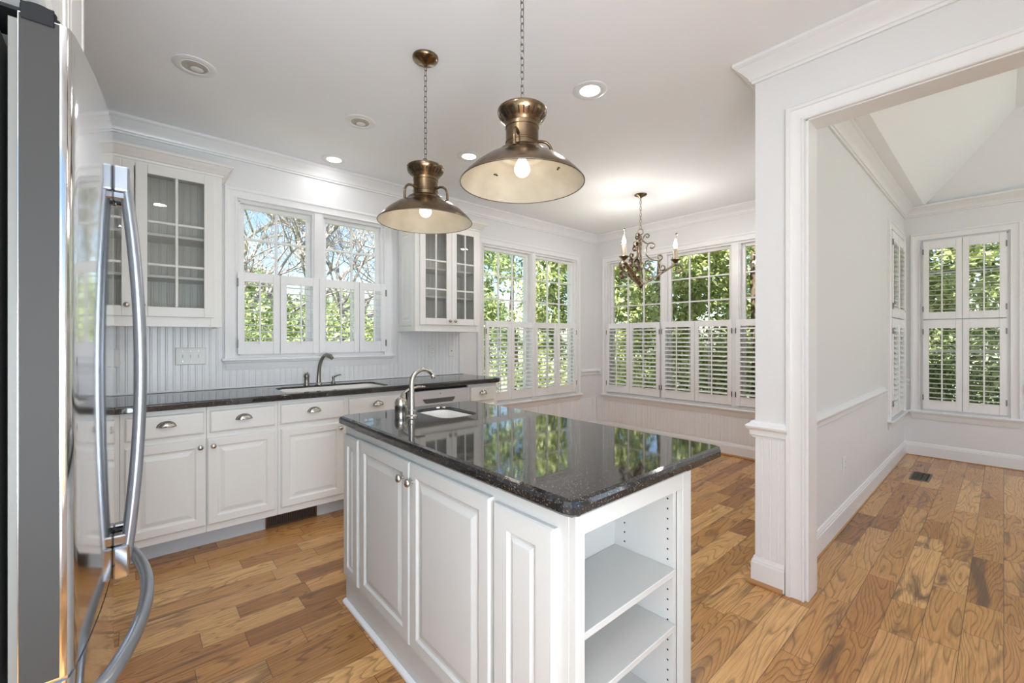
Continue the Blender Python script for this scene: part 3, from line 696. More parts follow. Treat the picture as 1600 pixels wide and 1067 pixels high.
# ------------------------------------------------------------------ wall cabinets
YU = YA-.335; FU = frame((0, YU, 0), (1, 0, 0), (0, 0, 1), (0, -1, 0))
def wall_cab(x0, x1, label, doors, z0=1.362, z1=2.40, crown_right=True, crown_left=False, zs=(2.012, 1.748), sidepanel=False):
    th = thing('wall_cabinet', label, 'cabinet', (x0, YA, z0)); D = .018
    b = MB(); b.box((x0, YU+D, z0), (x0+D, YA-.009, z1)); b.box((x1-D, YU+D, z0), (x1, YA-.009, z1)); b.box((x0, YU+D, z1-D), (x1, YA-.009, z1)); b.box((x0+D, YU+D, z0+.03), (x1-D, YA-.009, z0+.048))
    dx0 = doors[0][0]; dx1 = doors[-1][1]
    b.box((x0, YU, z0), (dx0+.02, YU+D, z1)); b.box((dx1-.02, YU, z0), (x1, YU+D, z1)); b.box((dx0+.02, YU, z1-.06), (dx1-.02, YU+D, z1)); b.box((dx0+.02, YU, z0), (dx1-.02, YU+D, z0+.085))
    b.build('carcass', CAB, th, bevel=.0015)
    fb = frame((0, YA-.011, 0), (1, 0, 0), (0, 0, 1), (0, -1, 0))
    o = bead('back_panel', fb, x0+D, x1-D, z0+.05, z1-.02); o.parent = th; o.location = -Vector(th.location); del o['kind']; o.data.materials[0] = CAB
    for z in zs:
        MB().box((x0+D+.001, YU+.04, z-.075), (x1-D-.001, YA-.02, z-.057)).build('shelf', CAB, th, bevel=.002)
    for d in doors:
        glass_door(FU, (d[0], z0+.063), (d[1], z1-.040), th, knob_at=d[2], w=.0006, zs=zs)
    zc = z1-.025
    cp = [(0, zc), (.008, zc), (.010, zc+.012), (.018, zc+.016), (.030, zc+.034), (.045, zc+.048), (.050, zc+.056), (.058, zc+.060), (.058, zc+.075), (0, zc+.075)]
    path = [(x0, YU)] if not crown_left else [(x0, YA-.01), (x0, YU)]
    path += [(x1, YU), (x1, YA-.01)] if crown_right else [(x1, YU)]
    MB().sweep([(-o_-.0005, z) for o_, z in cp], path).build('crown', CAB, th, smooth=True, auto=25)
    if sidepanel:
        fs_ = frame((x0, 0, 0), (0, -1, 0), (0, 0, 1), (-1, 0, 0))
        MB(fs_).ringpanel((-YA+.05, z0+.05), (-YU-.05, z1-.09), [(0, .001), (.004, .006), (.05, .006), (.056, .002), (.062, .002), (.08, .006)]).build('side_panel', CAB, th)
    return th
wall_cab(-.443, .453, 'glass-door wall cabinet left of the sink window, beside the refrigerator', [(-.400, .004, (-.028, 1.490)), (.011, .408, (.043, 1.490))])
wall_cab(1.905, 2.634, 'narrower glass-door wall cabinet between the sink window and the breakfast nook', [(1.947, 2.283, (2.255, 1.455)), (2.286, 2.602, (2.314, 1.455))], z0=1.354, z1=2.392, crown_left=True, sidepanel=True)
wall_cab(-.93, -.447, 'single glass-door wall cabinet in the corner, hidden behind the refrigerator', [(-.885, -.49, (-.86, 1.49))], crown_right=False)
# over-fridge cabinet
th = thing('overhead_cabinet', 'white cabinet above the refrigerator, reaching the ceiling', 'cabinet', (-.13, 1.40, 1.83))
FO = frame((-.130, 0, 0), (0, -1, 0), (0, 0, 1), (1, 0, 0))
MB().box((XL+.002, .93, 1.83), (-.130, 1.862, 2.735)).build('body', CAB, th, bevel=.002)
for a, b in ((-1.845, -1.402), (-1.396, -.945)): door(FO, (a, 1.842), (b, 2.60), th, CAB, (a+.03 if a > -1.4 else b-.03, 1.88), w=.0006, km=PEWT)
th = thing('refrigerator_side_panel', 'full-height white panel on the far side of the refrigerator', 'panel', (-.5, 1.88, 0))
MB().box((XL+.002, 1.895, .001), (-.16, 1.915, 1.828)).build('board', CAB, th, bevel=.002)
MB().box((-.160, 1.893, .001), (-.150, 1.917, 1.828)).build('edge_strip', CAB, th, bevel=.002)
# ------------------------------------------------------------------ refrigerator
FY0, FY1, FYM = .960, 1.872, 1.416
def bow(y): return -.035-.038*((y-FYM)/.456)**2
th = thing('refrigerator', 'stainless steel french-door refrigerator with bowed bar handles, cut by the left edge', 'refrigerator', (-.5, FYM, 0))
MB().box((-.92, FY0+.005, .03), (-.150, FY1-.005, 1.755)).build('body', FRBODY, th, bevel=.006)
def fdoor(y0, y1, z0, z1, name, X=-.128):
    n = 22; r = .012
    ys = [y0+(y1-y0)*i/n for i in range(n+1)]
    pts = [(bow(y), y) for y in ys]
    # rounded vertical edges
    pl = [(X, y0)] + [(bow(y0)-.010, y0), (bow(y0)-.004, y0+.002), (bow(y0)-.001, y0+.006)] + pts[1:-1] + [(bow(y1)-.001, y1-.006), (bow(y1)-.004, y1-.002), (bow(y1)-.010, y1), (X, y1)]
    mb = MB().prism(pl, z0, z1); o = mb.build(name, STEEL, th, smooth=True, auto=30, bevel=.0)
    # the sides of the door are a darker painted edge
    e_ = MB()
    e_.box((X+.001, y0-.0012, z0+.002), (bow(y0)-.012, y0-.0001, z1-.002)); e_.build('edge', STEELD, o)
    MB().box((bow(y0)-.0115, y0-.0016, z0), (bow(y0)-.0095, y0-.0001, z1)).build('edge_bead', STEEL, o)
    MB().box((X-.010, y0+.004, z0+.01), (X-.0006, y1-.004, z1-.01)).build('gasket', GASK, o)
    return o
d1 = fdoor(FY0, FYM-.003, .762, 1.770, 'door'); d2 = fdoor(FYM+.003, FY1, .762, 1.770, 'door'); d3 = fdoor(FY0, FY1, .085, .7555, 'freezer_drawer')
MB().prism([(-.127, FY0+.004)]+[(bow(FY0+.004+.904*i/16)-.004, FY0+.004+.904*i/16) for i in range(17)]+[(-.127, FY1-.004)], .7556, .7612).build('drawer_seal', CHROME, th)
MB().box((-.86, FY0+.02, .001), (-.14, FY1-.02, .029)).build('foot_grille', BLACKP, th)
def bar(pts, par, a=1.0, b=1.25, r=.0125, up=(0, 1, 0), m=HSTEEL, name='handle'): return MB().tube(pts, r, 12, flat=(b, a, up)).build(name, m, par, smooth=True, auto=60)
for (yy, par, sgn) in ((FYM-.040, d1, -1), (FYM+.040, d2, 1)):
    pts = []
    for i in range(25):
        k = i/24; z = .735+.945*k; bx = .012+.033*sin(pi*min(1, max(0, k)))**.8 if 0 < k < 1 else .012
        pts.append((bow(yy)+bx+.004, yy, z))
    h = bar(pts, par)
    for z0, z1, m_ in ((.725, .802, CHROME), (1.630, 1.690, HSTEEL)):
        MB().box((bow(yy)-.001, yy-.018, z0), (bow(yy)+.030, yy+.018, z1)).build('bracket', m_, h, bevel=.005, seg=2)
    MB().box((bow(yy)-.0005, yy-.014, 1.612), (bow(yy)+.022, yy+.014, 1.6295)).build('collar', CHROME, h, bevel=.003)
    MB().box((bow(yy)-.0005, yy-.014, .8025), (bow(yy)+.026, yy+.014, .826)).build('collar', CHROME, h, bevel=.003)
pts = []
for i in range(33):
    k = i/32; y = 1.03+.77*k; pts.append((bow(y)+.010+.052*sin(pi*k)**.7 if 0 < k < 1 else bow(y)+.004, y, .672))
bar(pts, d3, 1.0, 1.2, .0135, up=(0, 0, 1))
# hinge cover
h = MB(); h.prism([(-.20, FY0+.002), (-.086, FY0+.002), (-.080, FY0+.02), (-.080, FY0+.09), (-.20, FY0+.09)], 1.7705, 1.776); h.lathe([(.020, 1.776), (.020, 1.795), (.016, 1.797)], (-.110, FY0+.03, 0), 20)
h.lathe([(.005, 1.776), (.005, 1.782)], (-.165, FY0+.03, 0), 8); h.build('hinge', BLACKP, th, smooth=True)
MB().box((-.125, FY0-.004, 1.760), (-.090, FY0-.0013, 1.786)).build('hinge_plate', BLACKP, th, bevel=.001)
# ------------------------------------------------------------------ faucets
def arc3(c, r, a0, a1, n, ax, up=(0, 0, 1)):
    c = Vector(c); ax = Vector(ax).normalized(); up = Vector(up)
    return [c+ax*(r*cos(R_(a0+(a1-a0)*i/n)))+up*(r*sin(R_(a0+(a1-a0)*i/n))) for i in range(n+1)]
th = thing('island_faucet', 'brushed nickel gooseneck faucet on the island beside the bar sink', 'faucet', (1.0, 1.866, ZT))
MB().lathe([(.027, 0), (.027, .004), (.022, .008), (.018, .012), (.018, .03), (.014, .034)], (1.0, 1.866, ZT+.0003), 24).build('base', NICK, th, smooth=True)
ax = Vector((1, .0, 0)); b0 = Vector((1.0, 1.866, ZT+.03))
pts = [b0, b0+Vector((0, 0, .05)), b0+Vector((0, 0, .10)), b0+Vector((0, 0, .125))]+arc3(b0+ax*.062+Vector((0, 0, .130)), .062, 175, 35, 16, ax)
MB().tube(pts, [.015, .014, .013, .0125]+[.012-.002*i/16 for i in range(17)], 14).build('spout', NICK, th, smooth=True)
e1 = pts[-1]; d_ = (pts[-1]-pts[-2]).normalized()
MB().tube([e1-d_*.002, e1+d_*.006, e1+Vector((.006, 0, -.012)), e1+Vector((.006, 0, -.022))], [.010, .013, .0125, .011], 14).build('aerator', NICK, th, smooth=True)
th = thing('faucet_control', 'brushed nickel lever handle body behind the island gooseneck faucet', 'faucet', (1.005, 1.985, ZT))
c0 = (1.005, 1.985, ZT+.0003)
MB().lathe([(.030, 0), (.030, .030), (.032, .034), (.030, .060), (.026, .070), (.016, .078), (.008, .082), (1e-5, .083)], c0, 24).build('body', NICK, th, smooth=True)
q = Vector(c0)
MB().tube([q+Vector((-.004, .004, .070)), q+Vector((.010, .000, .098)), q+Vector((.040, -.010, .118)), q+Vector((.085, -.020, .128)), q+Vector((.120, -.028, .126))], [.006, .007, .006, .006, .004], 10, flat=(1.0, 1.6, (0, 0, 1))).build('lever', NICK, th, smooth=True)
th = thing('sink_faucet', 'dark nickel curved pull-out faucet behind the wide sink', 'faucet', (1.15, 3.722, ZT))
MB().lathe([(.025, 0), (.025, .006), (.020, .012)], (1.15, 3.722, ZT+.0003), 20).build('base', NICK, th, smooth=True)
b0 = Vector((1.15, 3.722, ZT+.01)); dx = Vector((.30, -.95, 0)).normalized()
pts = [b0+dx*s_+Vector((0, 0, z)) for s_, z in ((0, 0), (0, .05), (.004, .10), (.014, .145), (.032, .185), (.055, .212), (.078, .226))]
SF = mat('satin_dark_nickel', (.28, .265, .24), .3, 1)
MB().tube(pts, [.018, .016, .0145, .014, .0135, .013, .013], 14).build('spout', SF, th, smooth=True)
MB().tube([pts[-1]-dx*.003, pts[-1]+dx*.03+Vector((0, 0, .004)), pts[-1]+dx*.07+Vector((0, 0, -.004)), pts[-1]+dx*.095+Vector((0, 0, -.020))], [.014, .017, .019, .014], 14).build('spray_head', SF, th, smooth=True)
th = thing('faucet_control', 'short nickel lever handle left of the wide sink faucet', 'faucet', (1.05, 3.70, ZT))
MB().lathe([(.022, 0), (.022, .012), (.019, .018), (.018, .060), (.022, .066), (.021, .082), (.012, .095), (1e-5, .098)], (1.05, 3.70, ZT+.0003), 20).build('body', SF, th, smooth=True)
MB().tube([(1.05, 3.69, 1.00), (1.045, 3.665, 1.012), (1.04, 3.65, 1.008)], [.006, .009, .006], 10).build('lever', SF, th, smooth=True)
th = thing('soap_dispenser', 'small nickel soap pump right of the wide sink faucet', 'soap dispenser', (1.265, 3.715, ZT))
MB().lathe([(.018, 0), (.018, .010), (.011, .016), (.009, .040), (.012, .046), (.010, .056), (1e-5, .058)], (1.265, 3.715, ZT+.0003), 18).build('pump', SF, th, smooth=True)
MB().tube([(1.265, 3.715, ZT+.05), (1.29, 3.69, ZT+.066), (1.315, 3.672, ZT+.072)], [.005, .005, .004], 8).build('nozzle', SF, th, smooth=True)
# ------------------------------------------------------------------ wall plates
def plate(fr, u, v, w, h, label, kind, W0=.009, cat='outlet', name='wall_outlet'):
    th = thing(name, label, cat, tuple(fr((u, v, W0))))
    MB(fr).ringpanel((u-w/2, v-h/2), (u+w/2, v+h/2), [(0, W0+.002), (.004, W0+.006), (.006, W0+.0065)], back=W0-.0015+.002).build('cover_plate', PLAST, th)
    F2 = lambda p: fr((p[0], p[1], p[2]+W0+.0066))
    if kind == 'switch':
        for i in (-1, 0, 1):
            MB(F2).box((u+i*.046-.004, v-.010, 0), (u+i*.046+.004, v+.012, .010)).build('toggle', PLAST, th, bevel=.002)
            for s_ in (-1, 1): MB(F2).lathe([(.003, 0), (.0025, .001), (1e-5, .0011)], (u+i*.046, v+s_*.036, 0), 8).build('screw', NICK, th)
    elif kind == 'duplex':
        for s_ in (-1, 1):
            o = MB(F2).box((u-.015, v+s_*.020-.013, 0), (u+.015, v+s_*.020+.013, .002)).build('receptacle', PLAST, th, bevel=.003)
            k = MB(F2)
            for x in (-.006, .006): k.box((u+x-.001, v+s_*.020-.004, .002), (u+x+.001, v+s_*.020+.005, .0024))
            k.build('slots', DARK, o)
    else:
        MB(F2).lathe([(.006, 0), (.006, .004), (.003, .007), (1e-5, .007)], (u, v, 0), 12).build('jack', PEWT, th)
    return th
plate(FA, .310, 1.163, .178, .122, 'white triple toggle switch plate on beadboard left of the sink window', 'switch', name='light_switch', cat='switch')
plate(FA, 2.272, 1.165, .074, .122, 'white duplex outlet under the narrower wall cabinet', 'duplex')
plate(FA, 2.504, 1.162, .072, .118, 'white jack plate right of the duplex outlet, near the nook', 'jack', name='wall_jack', cat='wall jack')
plate(FA, -.10, 1.16, .074, .122, 'white duplex outlet on beadboard near the refrigerator', 'duplex')
plate(FA, 4.86, .402, .075, .122, 'white outlet low on the nook wall beside the room corner', 'duplex', W0=.001)
plate(FRl, 3.735, .408, .075, .122, 'white outlet low on the side room wall', 'duplex', W0=.001)
# floor register
th = thing('floor_register', 'dark openwork metal register in the side room floor', 'vent', (5.52, .51, 0))
FG = frame((5.52, .51, .0006), (1, 0, 0), (0, 1, 0), (0, 0, 1)); a_ = .165; b_ = .066
MB(FG).box((-a_+.01, -b_+.01, 0), (a_-.01, b_-.01, .0008)).build('backing', DARK, th)
v = MB(FG); v.box((-a_, -b_, 0), (a_, -b_+.012, .005)); v.box((-a_, b_-.012, 0), (a_, b_, .005)); v.box((-a_, -b_+.012, 0), (-a_+.012, b_-.012, .005)); v.box((a_-.012, -b_+.012, 0), (a_, b_-.012, .005)); v.build('frame', PEWT, th)
v = MB(FG)
for i in range(9):
    x = -a_+.03+i*.034
    for y in (-.027, .006, .036): v.tube([(x+.012*cos(q), y+.013*sin(q), .0028) for q in [k*pi/4 for k in range(8)]], .0022, 5, closed=True)
v.build('scrollwork', PEWT, th)
# ------------------------------------------------------------------ recessed lights
def can(x, y, label, lit=True, r=.098, z=C, power=CAN_W):
    th = thing('recessed_light', label, 'ceiling light', (x, y, z), 'recessed ceiling lights')
    ro = r; ri = r*.60
    MB().lathe([(ro, 0), (ro, -.003), (ro-.006, -.006), (ri+.008, -.007), (ri, -.004), (ri, 0)], (x, y, z-.0005), 40, close=True).build('trim_ring', TRIM, th, smooth=True)
    if lit:
        MB().lathe([(ri-.001, -.003), (ri-.006, -.004), (1e-5, -.0045)], (x, y, z-.0006), 32).build('lens', LENS, th, smooth=True)
        L = bpy.data.lights.new('recessed_lamp', 'AREA'); L.shape = 'DISK'; L.size = ri*1.9; L.energy = power; L.color = (1, .985, .97)
        lo = bpy.data.objects.new('lamp', L); COL.objects.link(lo); lo.parent = th; lo.location = (0, 0, -.0075)
    else:
        bf = tint(mat('baffle_grey', (.5, .47, .42), .6), (.44, .42, .37), (.54, .52, .47), 5)
        MB().lathe([(ri*1.14, -.0062), (ri*1.08, -.0095), (ri*.98, -.0062)], (x, y, z-.0006), 40, caps=False).build('inner_ring', TRIM, th, smooth=True)
        MB().lathe([(ri*.99, -.0060), (ri*.6, -.0030), (1e-5, -.0028)], (x, y, z-.0006), 32, caps=False).build('baffle', bf, th)
        MB().lathe([(ri*.50, -.0050), (ri*.42, -.0072), (1e-5, -.0095)], (x+.012, y+.020, z-.0006), 24, caps=False).build('bulb_face', PLAST, th, smooth=True)
can(.247, 2.845, 'unlit eyeball recessed light at upper left, nearest the refrigerator', False)
can(1.144, 2.842, 'unlit eyeball recessed light left of the farther pendant chain', False)
can(1.225, 3.58, 'glowing recessed light close to the sink wall', r=.094, power=1.3)
can(2.011, 2.808, 'glowing recessed light between the two pendant lamps', r=.094)
can(2.010, 1.597, 'glowing recessed light right of the nearer pendant chain', power=1.6)
can(.22, .95, 'added recessed light out of view beside the refrigerator', power=CAN_W*1.7)  # unseen lamp added to brighten the base cabinets and island
can(-.1, -.5, 'added recessed light out of view above the camera', power=CAN_W)  # another unseen lamp, added for more light on the kitchen
for i, (x, y) in enumerate(((3.9, -.7), (5.2, -.7), (3.9, -1.8), (5.2, -1.8))):
    can(x, y, 'added recessed light out of view in the side room tray, ' + ('left front', 'left back', 'right front', 'right back')[i], z=HT-.001, power=CAN_W*.85)  # four unseen lamps added to light the side room
can(4.02, 1.22, 'added recessed light in the breakfast nook, unseen behind the doorway pillar', power=8)  # lamp added to brighten the nook walls
# ------------------------------------------------------------------ pendants
def chain(z0, z1, x, y, parent, m, L=.034, w=.0075, r=.0017):
    n = int(round((z1-z0)/(L-.0075))); p = (z1-z0)/n
    for i in range(n):
        zc = z0+p*(i+.5); h = (p+.0075)/2-r; ca = (1, 0) if i % 2 else (0, 1)
        pts = []
        for k in range(16):
            a = 2*pi*k/16; hx = w*cos(a); hz = (h-w)*(1 if sin(a) > 0.01 else -1 if sin(a) < -.01 else 0)+w*sin(a)
            pts.append((x+ca[0]*hx, y+ca[1]*hx, zc+hz))
        MB().tube(pts, r, 6, closed=True).build('chain_link', m, parent, smooth=True)
def pendant(x, y, label, a0):
    th = thing('pendant_lamp', label, 'pendant light', (x, y, C), 'brass barn pendants over the island')
    MB().lathe([(.066, 0), (.066, -.006), (.060, -.016), (.042, -.028), (.016, -.035), (.008, -.045), (1e-5, -.046)], (x, y, C-.0005), 36).build('canopy', BRASS, th, smooth=True)
    chain(2.214, C-.040, x, y, th, PEWT)
    rg = [(x+.014*cos(2*pi*k/20), y+.0, 2.202+.016*sin(2*pi*k/20)) for k in range(20)]
    MB().tube(rg, .0022, 8, closed=True).build('hanging_ring', PEWT, th, smooth=True)
    cap = [(1e-5, 2.186), (.012, 2.186), (.035, 2.181), (.070, 2.178), (.088, 2.175), (.0945, 2.171), (.0965, 2.164), (.095, 2.156), (.088, 2.143), (.077, 2.131), (.069, 2.122), (.0665, 2.116), (.064, 2.113)]
    o = MB().lathe(cap, (x, y, 0), 48).build('cap', BRASS, th, smooth=True)
    sl_ = MB()
    for k in range(28):
        a = 2*pi*k/28; d = Vector((cos(a), sin(a), 0)); tn = Vector((-sin(a), cos(a), 0))
        p0 = Vector((x, y, 2.127))+d*.0718; p1 = Vector((x, y, 2.147))+d*.0905
        nn = Vector((d.x, d.y, -1)).normalized()*.0012
        sl_.add([p0-tn*.0022+nn, p0+tn*.0022+nn, p1+tn*.0025+nn, p1-tn*.0025+nn], [(0, 1, 2, 3)])
    sl_.build('vent_slots', DARK, o, recalc=False)
    MB().lathe([(.0655, 2.113), (.0655, 2.100), (.0635, 2.098), (.0635, 2.050), (.0652, 2.048), (.0652, 2.043), (.0635, 2.041), (.0635, 2.022)], (x, y, 0), 48).build('neck', BRASS, th, smooth=True, auto=30)
    prof = [(.064, 2.023), (.078, 2.019), (.090, 2.012), (.096, 2.004), (.100, 1.996), (.112, 1.991), (.150, 1.972), (.190, 1.943), (.222, 1.912), (.236, 1.896), (.240, 1.888)]
    s = MB().lathe(prof, (x, y, 0), 64); s.f = s.f[:len(prof)*64-64]; so_ = s.build('shade', BRASS, th, smooth=True, auto=60, recalc=False)
    ip = [(r_-.0022, z-.0030) for r_, z in prof[4:]]; ip = [(.085, 1.996), (.088, 1.9925)]+ip[:-1]+[(.2385, 1.8875)]
    s = MB().lathe(ip, (x, y, 0), 64); s.f = s.f[:(len(ip)-1)*64]; s.build('shade_lining', ENAM, so_, smooth=True, auto=60, recalc=False)
    s = MB().lathe([(.085, 1.996), (.080, 2.006), (.030, 2.010), (1e-5, 2.010)], (x, y, 0), 48); s.f = s.f[:3*48]; s.build('reflector', ENAM, so_, smooth=True, recalc=False)
    MB().tube([(x+.2395*cos(2*pi*k/64), y+.2395*sin(2*pi*k/64), 1.888) for k in range(64)], .0022, 6, closed=True).build('shade_rim', PEWT, so_, smooth=True)
    base = math.atan2(-y, -x)     # towards the viewer's end of the island
    fw = math.atan2(-.7514, -.6598)
    for k, da in enumerate(a0):
        a = fw+R_(da); d = Vector((cos(a), sin(a), 0)); o_ = Vector((x, y, 0))
        pts = [o_+d*.062+Vector((0, 0, 2.058)), o_+d*.080+Vector((0, 0, 2.062)), o_+d*.098+Vector((0, 0, 2.060)), o_+d*.112+Vector((0, 0, 2.050)), o_+d*.120+Vector((0, 0, 2.034)), o_+d*.122+Vector((0, 0, 2.012)), o_+d*.122+Vector((0, 0, 1.988))]
        MB().tube(pts, [.007, .0058, .0058, .0058, .0058, .0058, .0062], 10).build('handle', BRASS, th, smooth=True)
        a2 = a; d = Vector((cos(a2), sin(a2), 0)); c = o_+d*.150+Vector((0, 0, 1.965))
        wm = MB(); wm.ball(c, .004, 6); tn = Vector((-d.y, d.x, 0)); wm.tube([c-tn*.009+Vector((0, 0, -.003)), c, c+tn*.009+Vector((0, 0, -.003))], [.0035, .003, .0035], 6); wm.build('wing_nut', BRASS, so_, smooth=True)
    MB().lathe([(1e-5, 1.914), (.012, 1.916), (.024, 1.924), (.0305, 1.938), (.030, 1.952), (.023, 1.968), (.015, 1.982), (.0135, 1.996)], (x, y, 0), 28).build('bulb', BULB, th, smooth=True)
    MB().lathe([(.017, 1.9965), (.017, 2.009)], (x, y, 0), 20).build('socket', NICK, th, smooth=True)
    L = bpy.data.lights.new('pendant_bulb', 'POINT'); L.energy = .7; L.shadow_soft_size = .033; L.color = (1, .90, .74)
    lo = bpy.data.objects.new('lamp', L); COL.objects.link(lo); lo.parent = th; lo.location = (0, 0, 1.900-C-.02)
pendant(1.137, 1.235, 'nearer and larger-looking antique brass barn pendant, chain leaving the top of the frame', (-15, 105, -135))
pendant(1.137, 1.973, 'farther antique brass barn pendant with its round ceiling canopy visible', (-45, 75, 195))
# ------------------------------------------------------------------ chandelier
CX, CY = 3.845, 2.414
th = thing('chandelier', 'antique gold scrollwork chandelier with candle lamps hanging in the breakfast nook', 'chandelier', (CX, CY, C))
MB().lathe([(.062, 0), (.062, -.005), (.052, -.012), (.025, -.022), (.010, -.034), (1e-5, -.035)], (CX, CY, C-.0005), 32).build('canopy', BRASS, th, smooth=True)
chain(2.395, C-.030, CX, CY, th, IRON, L=.040, w=.009, r=.0027)
MB().tube([(CX+.751*.026*cos(2*pi*k/20), CY-.66*.026*cos(2*pi*k/20), 2.365+.028*sin(2*pi*k/20)) for k in range(20)], .0045, 8, closed=True).build('top_ring', IRON, th, smooth=True)
MB().lathe([(1e-5, 1.770), (.008, 1.776), (.012, 1.785), (.008, 1.797), (.016, 1.805), (.026, 1.822), (.030, 1.840), (.024, 1.858), (.012, 1.868), (.010, 2.15), (.014, 2.20), (.013, 2.29), (.008, 2.33), (1e-5, 2.34)], (CX, CY, 0), 20).build('stem', IRON, th, smooth=True)
def spiral(c, r0, a0, turns, n=22, k=.35):
    out = []
    for i in range(n+1):
        t_ = i/n; a = R_(a0+360*turns*t_); r = abs(r0)*(1-(1-k)*t_); out.append((c[0]+r*cos(a), c[1]+r*sin(a)))
    return out
def bez(p0, p1, p2, p3, n=10): return [tuple((1-t_)**3*a+3*(1-t_)**2*t_*b+3*(1-t_)*t_*t_*c+t_**3*d for a, b, c, d in zip(p0, p1, p2, p3)) for t_ in [i/n for i in range(n+1)]]
curves = [
    (.0052, bez((.012, 2.262), (.02, 2.29), (.03, 2.315), (.045, 2.335))[:-1]+spiral((.062, 2.318), .024, 135, -.85)),       # top fork
    (.0052, bez((.014, 2.285), (.03, 2.262), (.05, 2.245), (.078, 2.240))[:-1]+spiral((.105, 2.214), .036, 110, -.80)),       # upper scroll
    (.0050, bez((.072, 2.238), (.050, 2.205), (.045, 2.17), (.055, 2.13))[:-1]+bez((.055, 2.13), (.085, 2.085), (.12, 2.072), (.155, 2.068))[:-1]+[(.172, 2.062), (.190, 2.072)]+spiral((.178, 2.100), .030, -35, .80)),
    (.0050, [(.165, 2.063), (.163, 2.040), (.162, 2.015)]+bez((.162, 2.015), (.165, 1.985), (.18, 1.972), (.205, 1.968))[:-1]+spiral((.208, 1.998), .028, -80, .80)),
    (.0050, bez((.080, 2.078), (.045, 2.072), (.022, 2.040), (.030, 2.000))[:-1]+spiral((.062, 2.020), .036, -150, .85)),
    (.0050, [(.052, 1.985)]+bez((.060, 1.983), (.105, 1.970), (.130, 1.935), (.105, 1.890))[:-1]+bez((.105, 1.890), (.090, 1.865), (.055, 1.862), (.045, 1.885))[:-1]+spiral((.068, 1.892), .024, 180, -.75)),
    (.0085, bez((.020, 1.838), (.10, 1.870), (.22, 1.960), (.320, 2.016))[:-1]+bez((.320, 2.016), (.385, 2.025), (.405, 1.985), (.385, 1.950))[:-1]+spiral((.360, 1.975), .032, -45, -.40, k=.7)),
]
for da in (76, -44, 196):
    vx, vy = -.6598, -.7514; rx, ry = .7514, -.6598
    d = Vector((cos(R_(da))*vx+sin(R_(da))*rx, cos(R_(da))*vy+sin(R_(da))*ry, 0))
    o_ = Vector((CX, CY, 0)); nrm = Vector((-d.y, d.x, 0))
    main = None
    for i, (r_, cv) in enumerate(curves[::-1]):
        mb = MB().tube([o_+d*a+Vector((0, 0, b)) for a, b in cv], r_*1.6, 8, flat=(1.6, .8, tuple(nrm)))
        if i == 0: main = mb.build('arm', IRON, th, smooth=True)
        else: mb.build('scroll', IRON, main, smooth=True)
    c = o_+d*.330
    MB().lathe([(.006, 2.014), (.014, 2.022), (.010, 2.034), (.018, 2.042), (.040, 2.062), (.048, 2.070), (.046, 2.073), (.018, 2.068)], (c.x, c.y, 0), 28).build('drip_pan', IRON, main, smooth=True)
    cd = MB().lathe([(.022, 2.069), (.022, 2.176), (.019, 2.179), (1e-5, 2.179)], (c.x, c.y, 0), 20).build('candle', CANDLE, main, smooth=True)
    MB().lathe([(.008, 2.1795), (.016, 2.195), (.020, 2.212), (.015, 2.235), (.007, 2.258), (.003, 2.275), (1e-5, 2.280)], (c.x, c.y, 0), 16).build('flame_bulb', FLAME, main, smooth=True)
    c2 = c+d*.012+nrm*.012
    rb = MB().tube([c2+Vector((0, 0, 2.179)), c2+Vector((0, 0, 2.25)), c2+Vector((0, 0, 2.315))], .0022, 6); rb.ball(c2+Vector((0, 0, 2.325)), .012, 8); rb.build('ball_finial', IRON, main, smooth=True)
    L = bpy.data.lights.new('candle_bulb', 'POINT'); L.energy = 5.2; L.shadow_soft_size = .02; L.color = (1, .95, .89)
    lo = bpy.data.objects.new('lamp', L); COL.objects.link(lo); lo.parent = th; lo.location = c+d*.05+Vector((0, 0, 2.27))-th.location
# ------------------------------------------------------------------ outdoors
gr = MB().add([(-60, -60, -.75), (90, -60, -.75), (90, 90, -.75), (-60, 90, -.75)], [(0, 1, 2, 3)]); o = gr.build('lawn', GRASS, recalc=False); o['kind'] = 'structure'
def leaf_mesh(name, pts, nrm, sizes, m, parent, asp=.42):
    """one folded pointed leaf per point"""
    n = len(pts); rng = np.random.default_rng(len(pts))
    t_ = rng.normal(size=(n, 3)); nrm = nrm/np.linalg.norm(nrm, axis=1, keepdims=True)
    t_ -= (t_*nrm).sum(1, keepdims=True)*nrm; t_ /= np.linalg.norm(t_, axis=1, keepdims=True); b = np.cross(nrm, t_)
    s_ = sizes[:, None]
    a = pts; c = pts+t_*s_; l = pts+t_*s_*.45+b*s_*asp*.5+nrm*s_*.08; r = pts+t_*s_*.45-b*s_*asp*.5+nrm*s_*.08
    v_ = np.stack([a, l, c, r], 1).reshape(-1, 3)
    f = np.arange(4*n).reshape(n, 4)
    me = bpy.data.meshes.new(name); off = np.array(parent.location) if parent else np.zeros(3)
    me.vertices.add(4*n); me.vertices.foreach_set('co', (v_-off).ravel()); me.loops.add(4*n); me.loops.foreach_set('vertex_index', f.ravel())
    me.polygons.add(n); me.polygons.foreach_set('loop_start', np.arange(0, 4*n, 4)); me.polygons.foreach_set('loop_total', np.full(n, 4))
    me.update(); me.validate(); me.materials.append(m)
    o = bpy.data.objects.new(name, me); COL.objects.link(o); o.parent = parent; return o
